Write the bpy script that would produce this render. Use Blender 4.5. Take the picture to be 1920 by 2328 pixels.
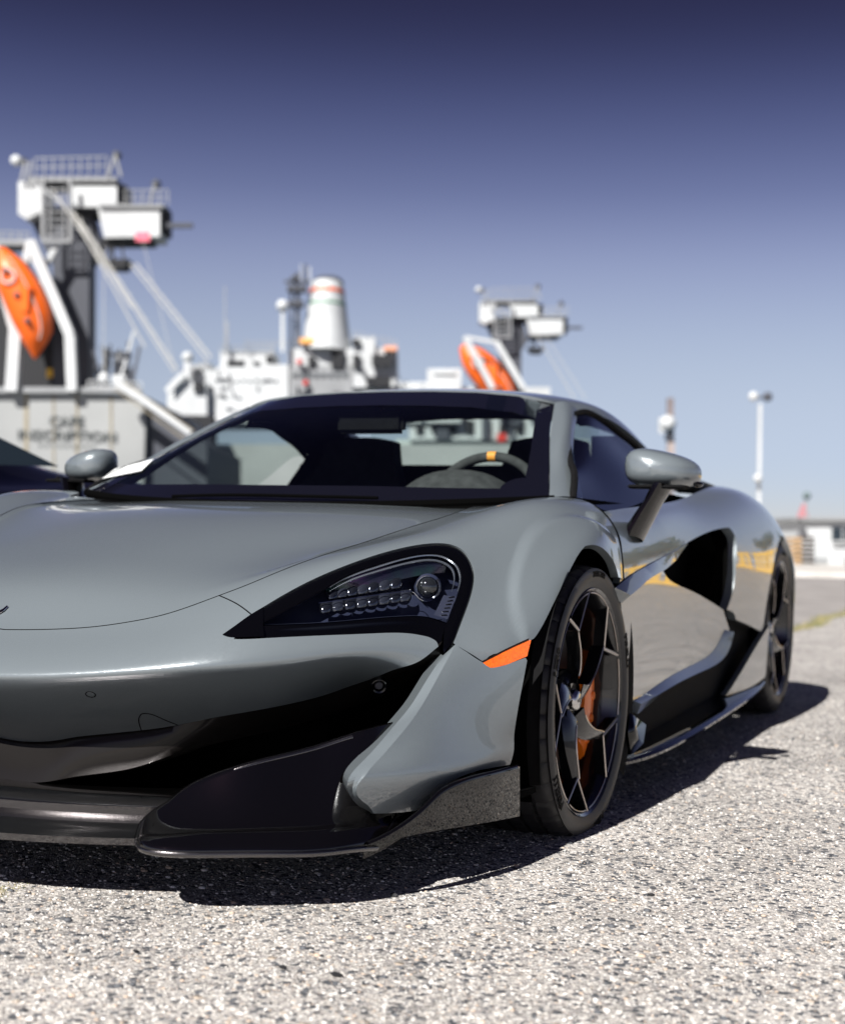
import bpy, bmesh, math, random
import numpy as np
from mathutils import Vector, Matrix
R_=math.radians
for o in list(bpy.data.objects): bpy.data.objects.remove(o)
SC=bpy.context.scene; COL=SC.collection
# ------------------------------------------------------------------ camera
CX,CY,CZ,CF,CYAW,CPIT,CROLL=1.9137,-3.175,0.6771,3131.1,-0.42,0.0201,0.0285
def _rot(yaw,pitch,roll):
    f=np.array([math.sin(yaw)*math.cos(pitch),math.cos(yaw)*math.cos(pitch),math.sin(pitch)])
    r=np.array([math.cos(yaw),-math.sin(yaw),0.]);u=np.cross(r,f)
    c,s=math.cos(roll),math.sin(roll)
    return c*r+s*u,-s*r+c*u,f
CR,CU,CFW=_rot(CYAW,CPIT,CROLL); CC=np.array([CX,CY,CZ])
cam_d=bpy.data.cameras.new('camera'); cam=bpy.data.objects.new('camera',cam_d); COL.objects.link(cam)
cam.matrix_world=Matrix(((CR[0],CU[0],-CFW[0],CX),(CR[1],CU[1],-CFW[1],CY),(CR[2],CU[2],-CFW[2],CZ),(0,0,0,1)))
cam_d.sensor_fit='HORIZONTAL'; cam_d.sensor_width=24; cam_d.lens=24*CF/1920
cam_d.clip_start=.05; cam_d.clip_end=30000
cam_d.dof.use_dof=True; cam_d.dof.focus_distance=2.82; cam_d.dof.aperture_fstop=2.45
SC.camera=cam
# ------------------------------------------------------------------ world, sun
SUN=Vector((-.10,-.95,.86)).normalized()          # towards the sun
sun_el=math.asin(SUN.z); sun_az=math.atan2(SUN.x,SUN.y)
W=bpy.data.worlds.new('World'); SC.world=W; W.use_nodes=True
nt=W.node_tree; nt.nodes.clear()
wo=nt.nodes.new('ShaderNodeOutputWorld'); bg=nt.nodes.new('ShaderNodeBackground')
sky=nt.nodes.new('ShaderNodeTexSky'); sky.sky_type='NISHITA'; sky.sun_disc=False
sky.sun_elevation=sun_el; sky.sun_rotation=sun_az; sky.altitude=0; sky.air_density=.7; sky.dust_density=.4; sky.ozone_density=3.0
# camera grade of the sky: deeper and more violet with height, pale haze at the horizon
tc=nt.nodes.new('ShaderNodeTexCoord'); sp=nt.nodes.new('ShaderNodeSeparateXYZ'); nt.links.new(tc.outputs['Generated'],sp.inputs[0])
rp=nt.nodes.new('ShaderNodeValToRGB'); rp.color_ramp.interpolation='B_SPLINE'
SKYRAMP=[(0.0, (0.4881, 0.4133, 0.4259)), (0.045, (0.4437, 0.3827, 0.4095)), (0.095, (0.6602, 0.4857, 0.4165)), (0.146, (0.7619, 0.548, 0.4454)), (0.199, (0.7135, 0.4936, 0.4439)), (0.246, (0.4639, 0.3264, 0.3469)), (0.308, (0.2371, 0.1679, 0.2232)), (0.367, (0.0898, 0.0533, 0.079)), (0.55, (0.1212, 0.072, 0.1067)), (1, (0.1437, 0.0853, 0.1264))]
el=rp.color_ramp.elements
el[0].position=0; el[0].color=(*SKYRAMP[0][1],1); el[1].position=1; el[1].color=(*SKYRAMP[-1][1],1)
for p,c in SKYRAMP[1:-1]:
    e=el.new(p); e.color=(*c,1)
mx=nt.nodes.new('ShaderNodeMix'); mx.data_type='RGBA'; mx.blend_type='MULTIPLY'; mx.inputs[0].default_value=1
nt.links.new(sp.outputs['Z'],rp.inputs[0]); nt.links.new(sky.outputs[0],mx.inputs[6]); nt.links.new(rp.outputs[0],mx.inputs[7])
nt.links.new(mx.outputs[2],bg.inputs[0]); bg.inputs[1].default_value=.12
nt.links.new(bg.outputs[0],wo.inputs[0])
sl=bpy.data.lights.new('sun','SUN'); sl.energy=5.0; sl.angle=R_(.53); sl.color=(1,.965,.92)
so=bpy.data.objects.new('sun',sl); COL.objects.link(so); so.rotation_euler=(-SUN).to_track_quat('-Z','Y').to_euler(); so.location=(0,0,30)
SC.view_settings.view_transform='Standard'; SC.view_settings.look='None'; SC.view_settings.gamma=1
SC.view_settings.exposure=0.85; SC.view_settings.use_curve_mapping=False
try:
    SC.cycles.max_bounces=10; SC.cycles.use_denoising=True; SC.cycles.transparent_max_bounces=12; SC.cycles.caustics_reflective=False; SC.cycles.caustics_refractive=False
except Exception: pass
# ------------------------------------------------------------------ helpers: objects
def tag(o,label=None,cat=None,group=None,kind=None):
    if label: o['label']=label
    if cat: o['category']=cat
    if group: o['group']=group
    if kind: o['kind']=kind
    return o
def empty(name,loc=(0,0,0),rz=0,parent=None):
    o=bpy.data.objects.new(name,None); COL.objects.link(o); o.location=loc; o.rotation_euler=(0,0,rz); o.empty_display_size=.1
    if parent: o.parent=parent
    return o
def link(name,me,mat=None,parent=None,loc=None):
    o=bpy.data.objects.new(name,me); COL.objects.link(o)
    if mat is not None:
        for m in (mat if isinstance(mat,(list,tuple)) else [mat]): me.materials.append(m)
    if parent is not None: o.parent=parent
    if loc is not None: o.location=loc
    return o
def copy_tree(o,parent=None,mirror=False):
    c=o.copy(); COL.objects.link(c)
    if parent is not None: c.parent=parent
    for ch in list(o.children): copy_tree(ch,c)
    return c
class MB:
    """collects plain shapes into one mesh"""
    def __init__(s): s.v=[];s.f=[];s.sm=[];s.mi=[];s.m=0
    def add(s,vs,fs,smooth=False,mi=None):
        b=len(s.v); s.v+= [tuple(map(float,v)) for v in vs]; s.f+=[tuple(b+i for i in f) for f in fs]; s.sm+=[smooth]*len(fs); s.mi+=[s.m if mi is None else mi]*len(fs); return s
    def box(s,lo,hi,M=None,bev=0,mi=None):
        x0,y0,z0=lo;x1,y1,z1=hi
        vs=[(x0,y0,z0),(x1,y0,z0),(x1,y1,z0),(x0,y1,z0),(x0,y0,z1),(x1,y0,z1),(x1,y1,z1),(x0,y1,z1)]
        if M is not None: vs=[tuple(M@Vector(v)) for v in vs]
        return s.add(vs,[(3,2,1,0),(4,5,6,7),(0,1,5,4),(1,2,6,5),(2,3,7,6),(3,0,4,7)],mi=mi)
    def bar(s,a,b,w,h=None,mi=None,up=(0,0,1)):
        a=Vector(a);b=Vector(b);h=h or w;d=(b-a).normalized();up=Vector(up)
        if abs(d.dot(up))>.98: up=Vector((1,0,0))
        x=d.cross(up).normalized();y=x.cross(d)
        vs=[p+x*sx*w/2+y*sy*h/2 for p in (a,b) for sx,sy in((-1,-1),(1,-1),(1,1),(-1,1))]
        return s.add(vs,[(0,1,2,3),(7,6,5,4),(0,4,5,1),(1,5,6,2),(2,6,7,3),(3,7,4,0)],mi=mi)
    def tube(s,pts,r,n=10,caps=True,mi=None,closed=False):
        pts=[Vector(p) for p in pts];N=len(pts);rs=r if isinstance(r,(list,tuple)) else [r]*N
        vs=[];px=None
        for i,p in enumerate(pts):
            if closed: d=(pts[(i+1)%N]-pts[i-1]).normalized()
            else: d=((pts[min(i+1,N-1)])-(pts[max(i-1,0)])).normalized()
            if px is None:
                up=Vector((0,0,1)) if abs(d.z)<.9 else Vector((1,0,0)); px=d.cross(up).normalized()
            else: px=(px-d*px.dot(d)).normalized()
            py=d.cross(px)
            for k in range(n):
                a=2*math.pi*k/n; vs.append(p+(px*math.cos(a)+py*math.sin(a))*rs[i])
        fs=[];M=N if closed else N-1
        for i in range(M):
            for k in range(n):
                a=i*n+k;b=i*n+(k+1)%n;j=(i+1)%N;fs.append((a,b,j*n+(k+1)%n,j*n+k))
        if caps and not closed: fs+= [tuple(range(n))[::-1],tuple((N-1)*n+k for k in range(n))]
        return s.add(vs,fs,True,mi)
    def lathe(s,prof,axis='z',c=(0,0,0),n=32,M=None,mi=None,closed=False):
        vs=[]
        for k in range(n):
            a=2*math.pi*k/n
            for r,h in prof:
                p={'z':(r*math.cos(a),r*math.sin(a),h),'x':(h,r*math.cos(a),r*math.sin(a)),'y':(r*math.sin(a),h,r*math.cos(a))}[axis]
                p=Vector(p)+Vector(c); vs.append(M@p if M is not None else p)
        m=len(prof);fs=[]
        for k in range(n):
            for i in range(m if closed else m-1):
                i2=(i+1)%m;k2=(k+1)%n; fs.append((k*m+i,k2*m+i,k2*m+i2,k*m+i2))
        return s.add(vs,fs,True,mi)
    def sphere(s,c,r,n=16,m=10,sc=(1,1,1),M=None,mi=None):
        vs=[];fs=[]
        for i in range(m+1):
            t=math.pi*i/m
            for k in range(n):
                a=2*math.pi*k/n;p=Vector((r*sc[0]*math.sin(t)*math.cos(a),r*sc[1]*math.sin(t)*math.sin(a),r*sc[2]*math.cos(t)))
                if M is not None:p=M@p
                vs.append(p+Vector(c))
        for i in range(m):
            for k in range(n): fs.append((i*n+k,(i+1)*n+k,(i+1)*n+(k+1)%n,i*n+(k+1)%n))
        return s.add(vs,fs,True,mi)
    def grid(s,P,smooth=True,mi=None,flip=False,closeu=False):
        n,m=len(P),len(P[0]); vs=[tuple(p) for row in P for p in row]; fs=[]
        for i in range(n if closeu else n-1):
            for j in range(m-1):
                i2=(i+1)%n; f=(i*m+j,i2*m+j,i2*m+j+1,i*m+j+1); fs.append(f[::-1] if flip else f)
        return s.add(vs,fs,smooth,mi)
    def build(s,name,mat=None,parent=None,sharp=35,bevel=0,loc=None,merge=True):
        me=bpy.data.meshes.new(name); me.from_pydata(s.v,[],s.f); me.update()
        if merge:
            bm=bmesh.new(); bm.from_mesh(me)
            for f,sm,mi in zip(bm.faces,s.sm,s.mi): f.smooth=sm; f.material_index=mi
            bmesh.ops.remove_doubles(bm,verts=bm.verts,dist=1e-5)
            bmesh.ops.recalc_face_normals(bm,faces=bm.faces)
            if bevel: bmesh.ops.bevel(bm,geom=bm.edges[:],offset=bevel,segments=2,affect='EDGES',clamp_overlap=True)
            bm.to_mesh(me); bm.free()
        else:
            for p,sm,mi in zip(me.polygons,s.sm,s.mi): p.use_smooth=sm; p.material_index=mi
        if sharp: me.set_sharp_from_angle(angle=R_(sharp))
        return link(name,me,mat,parent,loc)
# ------------------------------------------------------------------ helpers: sight lines to places
def at(px,py,x=None,y=None,z=None,d=None):
    """point of the place seen at pixel (px,py) of the 1920x2328 photograph, on the given plane or at the given depth"""
    v=CFW+(px-960)/CF*CR-(py-1164)/CF*CU
    if d is not None: t=d
    elif x is not None: t=(x-CC[0])/v[0]
    elif y is not None: t=(y-CC[1])/v[1]
    else: t=(z-CC[2])/v[2]
    return CC+t*v
def proj(P):
    d=np.asarray(P,float)-CC; w=d@CFW
    return np.stack([960+CF*(d@CR)/w,1164-CF*(d@CU)/w],-1)
# ------------------------------------------------------------------ smooth surfaces and curves
def card(k,t):
    """natural cubic cardinal functions on knots k, at t (linear beyond the ends)"""
    k=np.asarray(k,float);n=len(k);t=np.asarray(t,float);h=np.diff(k);I=np.eye(n)
    if n==2:
        w=(t-k[0])/h[0]; return np.stack([1-w,w],-1)
    A=np.zeros((n,n));B=np.zeros((n,n));A[0,0]=A[-1,-1]=1
    for i in range(1,n-1):
        A[i,i-1]=h[i-1];A[i,i]=2*(h[i-1]+h[i]);A[i,i+1]=h[i]
        B[i]=6*((I[i+1]-I[i])/h[i]-(I[i]-I[i-1])/h[i-1])
    M=np.linalg.solve(A,B); i=np.clip(np.searchsorted(k,t)-1,0,n-2); hi=h[i][...,None]
    tc=np.clip(t,k[0],k[-1]); a=((k[i+1]-tc)/h[i])[...,None]; b=1-a
    r=a*I[i]+b*I[i+1]+((a**3-a)*M[i]+(b**3-b)*M[i+1])*hi**2/6
    s0=(I[1]-I[0])/h[0]-h[0]/6*(2*M[0]+M[1]); s1=(I[-1]-I[-2])/h[-1]+h[-1]/6*(M[-2]+2*M[-1])
    return r+np.minimum(t-k[0],0)[...,None]*s0+np.maximum(t-k[-1],0)[...,None]*s1
class Surf:
    def __init__(s,P,sym=False,full=False,vmin=0):
        s.vmin=vmin
        P=np.array(P,float)
        if sym:
            Q=P[:,:0:-1].copy(); Q[...,0]*=-1; P=np.concatenate([Q,P],1)
        s.P=P;n,m=P.shape[:2]
        du=np.linalg.norm(np.diff(P,axis=0),axis=2).mean(1)**.75; dv=np.linalg.norm(np.diff(P,axis=1),axis=2).mean(0)**.75
        s.ku=np.r_[0,np.cumsum(du)];s.kv=np.r_[0,np.cumsum(dv)]
        s.ku/=s.ku[-1]; s.kv/=s.kv[-1]
        if sym or full: s.kv=s.kv*2-1
        s.v0=-1 if sym else 0
        a,b=np.meshgrid(np.linspace(0,1,90),np.linspace(s.vmin,1,90 if s.vmin==0 else 160),indexing='ij'); s.a=a.ravel();s.b=b.ravel(); s.S=s(s.a,s.b); s.Q=proj(s.S)
    def __call__(s,u,v):
        return np.einsum('...i,...j,ijc->...c',card(s.ku,u),card(s.kv,v),s.P)
    def normal(s,u,v):
        e=1e-4; n=np.cross(s(u+e,v)-s(u-e,v),s(u,v+e)-s(u,v-e)); return n/np.linalg.norm(n,axis=-1,keepdims=True)
    def inv(s,px,py):
        d=(s.Q[:,0]-px)**2+(s.Q[:,1]-py)**2; i=d.argmin(); w=np.array([s.a[i],s.b[i]])
        for _ in range(12):
            q=proj(s(w[0],w[1])); e=1e-4
            J=np.stack([(proj(s(w[0]+e,w[1]))-q)/e,(proj(s(w[0],w[1]+e))-q)/e],1)
            dw=np.linalg.lstsq(J,np.array([px,py])-q,rcond=1e-3)[0]; n=np.abs(dw).max()
            w=w+dw*min(1,.15/max(n,1e-9)); w=np.clip(w,(-.25,s.vmin-.25),(1.25,1.25))
        return w
    def near(s,p):
        p=np.asarray(p,float); i=((s.S-p)**2).sum(1).argmin(); w=np.array([s.a[i],s.b[i]])
        for _ in range(10):
            q=s(w[0],w[1]);e=1e-4
            J=np.stack([(s(w[0]+e,w[1])-q)/e,(s(w[0],w[1]+e)-q)/e],1)
            w=np.clip(w+np.linalg.lstsq(J,p-q,rcond=None)[0],-.25,1.25)
        return w
    def uv(s,p):
        if p[0]=='uv': return np.array(p[1:],float)
        if p[0]=='p': return s.near(p[1:])
        return s.inv(*p[:2])
def spl(P,n,ends=True):
    """n points along a smooth curve through P"""
    P=np.asarray(P,float)
    if len(P)==2: t=np.linspace(0,1,n)[:,None]; return P[0]*(1-t)+P[1]*t
    k=np.r_[0,np.cumsum(np.linalg.norm(np.diff(P,axis=0),axis=1)**.7)]; k/=k[-1]
    d=card(k,np.linspace(0,1,400))@P; s=np.r_[0,np.cumsum(np.linalg.norm(np.diff(d,axis=0),axis=1))]; t=np.interp(np.linspace(0,s[-1],n),s,np.linspace(0,1,400))
    return card(k,t)@P
def curve(S,segs,ns):
    """segs: list of smooth runs (lists of points) -> uv samples, ns samples for each run"""
    out=[]
    for i,(g,n) in enumerate(zip(segs,ns)):
        c=spl([S.uv(p) for p in g],n); out.append(c if i==0 else c[1:])
    return np.concatenate(out)
def sheet(S,A,B,nv,disp=None,pw=1):
    t=(np.linspace(0,1,nv)**pw)[:,None,None]; UV=A[None]*(1-t)+B[None]*t
    P=S(UV[...,0],UV[...,1])
    if disp is not None:
        N=S.normal(UV[...,0],UV[...,1]); P=P+N*disp(P,UV)[...,None]
    return P
SHELLS=[]
def shell(name,P,mat,parent,depth=.012,bev=.0012,sym=False,flip=False,rim=(1,1,1,1),gap=.0,join=None):
    """a body panel from a grid of points, with rounded turned-in edges"""
    P=np.asarray(P,float)
    n,m=P.shape[:2]
    FN=np.cross(P[1:,1:]-P[:-1,:-1],P[:-1,1:]-P[1:,:-1]); FC=(P[1:,1:]+P[:-1,:-1])/2-np.array([0,.9,.4]); raw=FN.copy()
    FN=FN*np.sign((FN*FC).sum(-1,keepdims=True)); N=np.zeros_like(P)
    for a_ in (slice(0,-1),slice(1,None)):
        for b_ in (slice(0,-1),slice(1,None)): N[a_,b_]+=FN
    ln=np.linalg.norm(N,axis=-1,keepdims=True); av=FN.sum((0,1)); av/=np.linalg.norm(av); N=np.where(ln<1e-9,av,N/np.maximum(ln,1e-12))
    raw_out=(raw*FC).sum()>0
    flip=False
    mb_v=[tuple(p) for p in P.reshape(-1,3)];fs=[]
    for i in range(n-1):
        for j in range(m-1):
            f=(i*m+j,(i+1)*m+j,(i+1)*m+j+1,i*m+j+1); fs.append(f[::-1] if flip else f)
    # rim loop
    idx=[(0,j) for j in range(m)]+[(i,m-1) for i in range(1,n)]+[(n-1,j) for j in range(m-2,-1,-1)]+[(i,0) for i in range(n-2,0,-1)]
    seg=[0]*(m-1)+[1]*(n-1)+[2]*(m-1)+[3]*(n-1)
    C=P.mean((0,1)); ring=[];L=len(idx)
    base=len(mb_v)
    for q,(i,j) in enumerate(idx):
        ii=min(max(i,1),n-2) if n>2 else i; jj=min(max(j,1),m-2) if m>2 else j
        nn=N[ii,jj]; mb_v.append(tuple(P[i,j]-nn*bev*1.2)); mb_v.append(tuple(P[i,j]-nn*depth))
    for q in range(L):
        if not rim[seg[q]]: continue
        q2=(q+1)%L; a=idx[q][0]*m+idx[q][1]; b=idx[q2][0]*m+idx[q2][1]
        f1=(a,b,base+2*q2,base+2*q); f2=(base+2*q,base+2*q2,base+2*q2+1,base+2*q+1)
        if not flip: pass
        else: f1=f1[::-1];f2=f2[::-1]
        fs+= [f1[::-1],f2[::-1]]
    if sym:
        b=len(mb_v); mb_v+=[(-x,y,z) for x,y,z in mb_v]; fs+=[tuple(b+i for i in f[::-1]) for f in fs]
    me=bpy.data.meshes.new(name); me.from_pydata(mb_v,[],fs); me.update()
    bm=bmesh.new(); bm.from_mesh(me)
    for f in bm.faces: f.smooth=True
    bmesh.ops.remove_doubles(bm,verts=bm.verts,dist=2e-5); bmesh.ops.dissolve_degenerate(bm,dist=1e-6,edges=bm.edges)
    bmesh.ops.delete(bm,geom=[v for v in bm.verts if not v.link_faces],context='VERTS')
    bm.to_mesh(me); bm.free(); me.set_sharp_from_angle(angle=R_(40))
    o=link(name,me,mat,parent); 
    return o
def mirrored(o,parent=None):
    """the same part on the other side of the car (a mesh of its own, mirrored)"""
    me=o.data.copy(); bm=bmesh.new(); bm.from_mesh(me)
    for v in bm.verts: v.co.x=-v.co.x
    bmesh.ops.reverse_faces(bm,faces=bm.faces); bm.to_mesh(me); bm.free()
    c=bpy.data.objects.new(o.name.split('.')[0],me); COL.objects.link(c); c.parent=parent or o.parent
    if o.get('label'): c['label']=o['label']
    for ch in list(o.children): mirrored(ch,c)
    return c
def seam(name,S,uvc,parent,r=.0016,sink=.0006,disp=0,both=False):  # black tube on the surface stands in for the shade inside a shut line
    P=S(uvc[:,0],uvc[:,1]); N=S.normal(uvc[:,0],uvc[:,1]); N=N*np.sign((N*(P-np.array([0,.9,.4]))).sum(1))[:,None]
    o=MB().tube([tuple(p) for p in P-N*(sink-disp)],r,6).build(name,CAVITY,parent)
    if both: mirrored(o)
    return o
# ------------------------------------------------------------------ materials
def mat(name,col=(.5,.5,.5),rough=.5,metal=0,coat=0,coatr=.03,spec=None,emit=None,trans=0,ior=1.45,alpha=1):
    m=bpy.data.materials.new(name); m.use_nodes=True; b=m.node_tree.nodes['Principled BSDF']; I=b.inputs
    I['Base Color'].default_value=(*col,1); I['Roughness'].default_value=rough; I['Metallic'].default_value=metal
    I['Coat Weight'].default_value=coat; I['Coat Roughness'].default_value=coatr; I['Coat IOR'].default_value=1.6; I['IOR'].default_value=ior
    I['Transmission Weight'].default_value=trans
    if spec is not None: I['Specular IOR Level'].default_value=spec
    return m
def thin_glass(name,col,ior=1.5,rough=0.):
    """a single pane: passes light straight through, mirrors more at grazing angles"""
    m=bpy.data.materials.new(name); m.use_nodes=True; t=m.node_tree; t.nodes.clear()
    o=t.nodes.new('ShaderNodeOutputMaterial');x=t.nodes.new('ShaderNodeMixShader');a=t.nodes.new('ShaderNodeBsdfTransparent');g=t.nodes.new('ShaderNodeBsdfGlossy');f=t.nodes.new('ShaderNodeFresnel');ge=t.nodes.new('ShaderNodeNewGeometry');mr=t.nodes.new('ShaderNodeMapRange');mr.inputs[3].default_value=ior;mr.inputs[4].default_value=1/ior;t.links.new(ge.outputs['Backfacing'],mr.inputs[0]);t.links.new(mr.outputs[0],f.inputs[0])
    a.inputs[0].default_value=(*col,1);g.inputs['Roughness'].default_value=rough;f.inputs[0].default_value=ior
    t.links.new(f.outputs[0],x.inputs[0]);t.links.new(a.outputs[0],x.inputs[1]);t.links.new(g.outputs[0],x.inputs[2]);t.links.new(x.outputs[0],o.inputs[0]); return m
def nodes(m): return m.node_tree, m.node_tree.nodes['Principled BSDF']
def vary(m,scale,amt=.25,rough=0,bump=0,bscale=None,dist=.002,detail=4,coord='Object'):
    """mottles colour and roughness and adds fine relief"""
    t,b=nodes(m); tc=t.nodes.new('ShaderNodeTexCoord'); n=t.nodes.new('ShaderNodeTexNoise'); n.inputs['Scale'].default_value=scale; n.inputs['Detail'].default_value=detail
    t.links.new(tc.outputs[coord],n.inputs['Vector'])
    c=b.inputs['Base Color'].default_value[:3]
    mr=t.nodes.new('ShaderNodeMapRange'); mr.inputs[1].default_value=.3; mr.inputs[2].default_value=.7; mr.inputs[3].default_value=1-amt; mr.inputs[4].default_value=1+amt
    t.links.new(n.outputs['Fac'],mr.inputs[0])
    v=t.nodes.new('ShaderNodeVectorMath'); v.operation='SCALE'; v.inputs[0].default_value=c; t.links.new(mr.outputs[0],v.inputs['Scale']); t.links.new(v.outputs[0],b.inputs['Base Color'])
    if rough:
        r=t.nodes.new('ShaderNodeMapRange'); r0=b.inputs['Roughness'].default_value; r.inputs[3].default_value=max(0,r0-rough); r.inputs[4].default_value=min(1,r0+rough)
        t.links.new(n.outputs['Fac'],r.inputs[0]); t.links.new(r.outputs[0],b.inputs['Roughness'])
    if bump:
        n2=t.nodes.new('ShaderNodeTexNoise'); n2.inputs['Scale'].default_value=bscale or scale*4; n2.inputs['Detail'].default_value=5
        t.links.new(tc.outputs[coord],n2.inputs['Vector']); bp=t.nodes.new('ShaderNodeBump'); bp.inputs['Strength'].default_value=bump; bp.inputs['Distance'].default_value=dist
        t.links.new(n2.outputs['Fac'],bp.inputs['Height']); t.links.new(bp.outputs[0],b.inputs['Normal'])
    return m
def flakes(m,scale=1400,amt=.25,sp=None):
    """metal flakes: every tiny cell of the base layer leans its own way"""
    t,b=nodes(m); tc=t.nodes.new('ShaderNodeTexCoord'); v=t.nodes.new('ShaderNodeTexVoronoi'); v.inputs['Scale'].default_value=scale
    t.links.new(tc.outputs['Object'],v.inputs['Vector'])
    s=t.nodes.new('ShaderNodeVectorMath'); s.operation='SUBTRACT'; s.inputs[1].default_value=(.5,.5,.5); t.links.new(v.outputs['Color'],s.inputs[0])
    k=t.nodes.new('ShaderNodeVectorMath'); k.operation='SCALE'; k.inputs['Scale'].default_value=amt; t.links.new(s.outputs[0],k.inputs[0])
    g=t.nodes.new('ShaderNodeNewGeometry'); a=t.nodes.new('ShaderNodeVectorMath'); a.operation='ADD'; t.links.new(g.outputs['Normal'],a.inputs[0]); t.links.new(k.outputs[0],a.inputs[1])
    nn=t.nodes.new('ShaderNodeVectorMath'); nn.operation='NORMALIZE'; t.links.new(a.outputs[0],nn.inputs[0]); t.links.new(nn.outputs[0],b.inputs['Normal'])
    return m
PAINT=flakes(mat('grey_metallic_paint',(.152,.177,.192),.31,.20,1,.008),1700,.22)
CARBON=flakes(mat('dark_gloss_paint',(.0018,.0016,.0018),1,0,1,.012,spec=0),1500,.10)
LIPM=flakes(mat('dark_metallic_lip',(.085,.08,.082),.26,1,1,.015),1500,.12)
BLACKGLOSS=mat('black_gloss',(.0012,.0012,.0016),.10,0,.25,.02,spec=.25)
BLACKMATT=vary(mat('black_plastic',(.004,.004,.0045),.8,spec=.15),60,.3,bump=.1,bscale=900,dist=.0005)
CAVITY=mat('black_cavity',(.0006,.0006,.0006),.9,spec=.05)
RUBBER=vary(mat('tyre_rubber',(.024,.0235,.025),.5),25,.35,rough=.1,bump=.12,bscale=700,dist=.0006)
RIMDARK=mat('satin_dark_wheel',(.010,.0105,.013),.25,.5,.8,.06)
RIMEDGE=mat('machined_wheel_edge',(.58,.52,.48),.28,1)
STEEL=mat('polished_steel',(.62,.61,.60),.25,1)
IRON=mat('brake_iron',(.10,.095,.09),.42,.9)
ORANGE=mat('orange_caliper_paint',(.95,.20,.012),.3,0,.6)
AMBER=mat('amber_lens',(.85,.16,.01),.12,0,.8)
CHROME=mat('chrome',(.75,.76,.78),.08,1)
# ================================================================== the grey sports car
CAR=empty('sports_car'); tag(CAR,'glossy grey metallic sports car with black front intakes and orange brake calipers, nearest the camera','sports car')
# ---- front skin: rows run from the windscreen forward and down over the nose edge, columns from the centre to the flank
S1=Surf([
[(0,.15,.778),(.30,.165,.776),(.52,.19,.770),(.68,.22,.779),(.80,.25,.797),(.885,.26,.768),(.935,.275,.69),(.95,.28,.60)],
[(0,-.2,.742),(.30,-.185,.740),(.53,-.15,.737),(.69,-.08,.757),(.82,-.03,.775),(.91,0,.722),(.955,.0,.655),(.965,.03,.57)],
[(0,-.55,.655),(.30,-.53,.652),(.52,-.47,.662),(.675,-.36,.700),(.80,-.27,.700),(.89,-.24,.632),(.945,-.22,.57),(.96,-.2,.50)],
[(0,-.83,.555),(.295,-.80,.560),(.50,-.73,.595),(.645,-.60,.635),(.765,-.46,.622),(.85,-.40,.55),(.92,-.37,.49),(.95,-.34,.45)],
[(0,-.955,.470),(.29,-.925,.483),(.487,-.868,.512),(.62,-.745,.545),(.74,-.59,.538),(.83,-.51,.49),(.905,-.45,.455),(.945,-.41,.425)],
[(0,-1.075,.402),(.29,-1.035,.418),(.482,-.965,.439),(.615,-.845,.452),(.725,-.70,.460),(.82,-.57,.445),(.90,-.48,.43),(.945,-.43,.405)],
[(0,-1.078,.376),(.29,-1.038,.392),(.482,-.968,.412),(.612,-.855,.424),(.722,-.705,.435),(.82,-.575,.42),(.90,-.485,.41),(.945,-.435,.385)],
[(0,-.90,.237),(.265,-.872,.276),(.445,-.818,.303),(.562,-.745,.340),(.674,-.636,.384),(.81,-.60,.36),(.89,-.52,.34),(.94,-.47,.32)],
],sym=True)
_P=S1.P; _w=np.array([0,0,.35,.85,1,1,1,1,1,1,1,.85,.35,0,0])[:,None]
_c=(_P[5]+_P[6])/2; _u=lambda v:v/np.linalg.norm(v,axis=1,keepdims=True)
_t=_P[4]-_c; _f=_P[7]-_c
_new=[_c+_t*.42+np.array([0,-.002,.003]),_c+_u(_t)*.012,_c+_u(_f)*.010,_c+_f*.45+np.array([0,-.004,-.003])]
_old=[_P[4]*.45+_P[5]*.55+np.array([0,-.003,.001]),_P[5],_P[6],_P[6]*.5+_P[7]*.5]
_mx=[a*_w+b*(1-_w) for a,b in zip(_new,_old)]
S1=Surf([_P[0],_P[1],_P[2],_P[3],_P[4],_mx[0],_mx[1],_mx[2],_mx[3],_P[7]],full=True)
HUB=(.86,0,.305)
def arch_d(P):           # distance of a point from the front wheel opening
    return np.hypot(P[...,1]-0.0,P[...,2]-.305)-.37
def sstep(x): x=np.clip(x,0,1); return x*x*(3-2*x)
def flare(P,UV):         # raised lip round the wheel opening, and the soft spine along the bonnet edge
    d=arch_d(P); 
    return .010*(1-sstep((d-.055)/.022))*(P[...,0]>.6)*sstep((P[...,2]-.42)/.08)*sstep((.24-P[...,1])/.2)
SH=[('p',0,-.955,.470),(107,1431),(214,1425),(299,1413),(385,1394),(498,1354),(571,1326),(687,1279),(803,1241),(928,1200),(1010,1175),(1078,1151)]
def gapped(c,d):         # moves a uv curve sideways by a hair for the shut line
    t=np.gradient(c,axis=0); n=np.stack([-t[:,1],t[:,0]],1); n/=np.linalg.norm(n,axis=1,keepdims=True); return c+n*d
GAP=0
# bonnet: from the shut line back to the windscreen
shut=curve(S1,[SH],[110])
cowl=spl([S1.near((0,.13,.78)),S1.near((.35,.14,.776)),S1.near((.62,.16,.773)),S1.near((.70,.13,.775))],110)
def bon(P,UV):
    t=np.linspace(0,1,P.shape[0])[:,None]; return -.0045*sstep((t-.035)/.07)*sstep((P[...,1]+.85)/.25)*sstep((1-t)/.15)
shell('bonnet',sheet(S1,gapped(shut,.0012),cowl,120,bon),PAINT,CAR,sym=True,rim=(1,1,1,0))
seam('panel_gap_shade',S1,shut,CAR,both=True)
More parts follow.
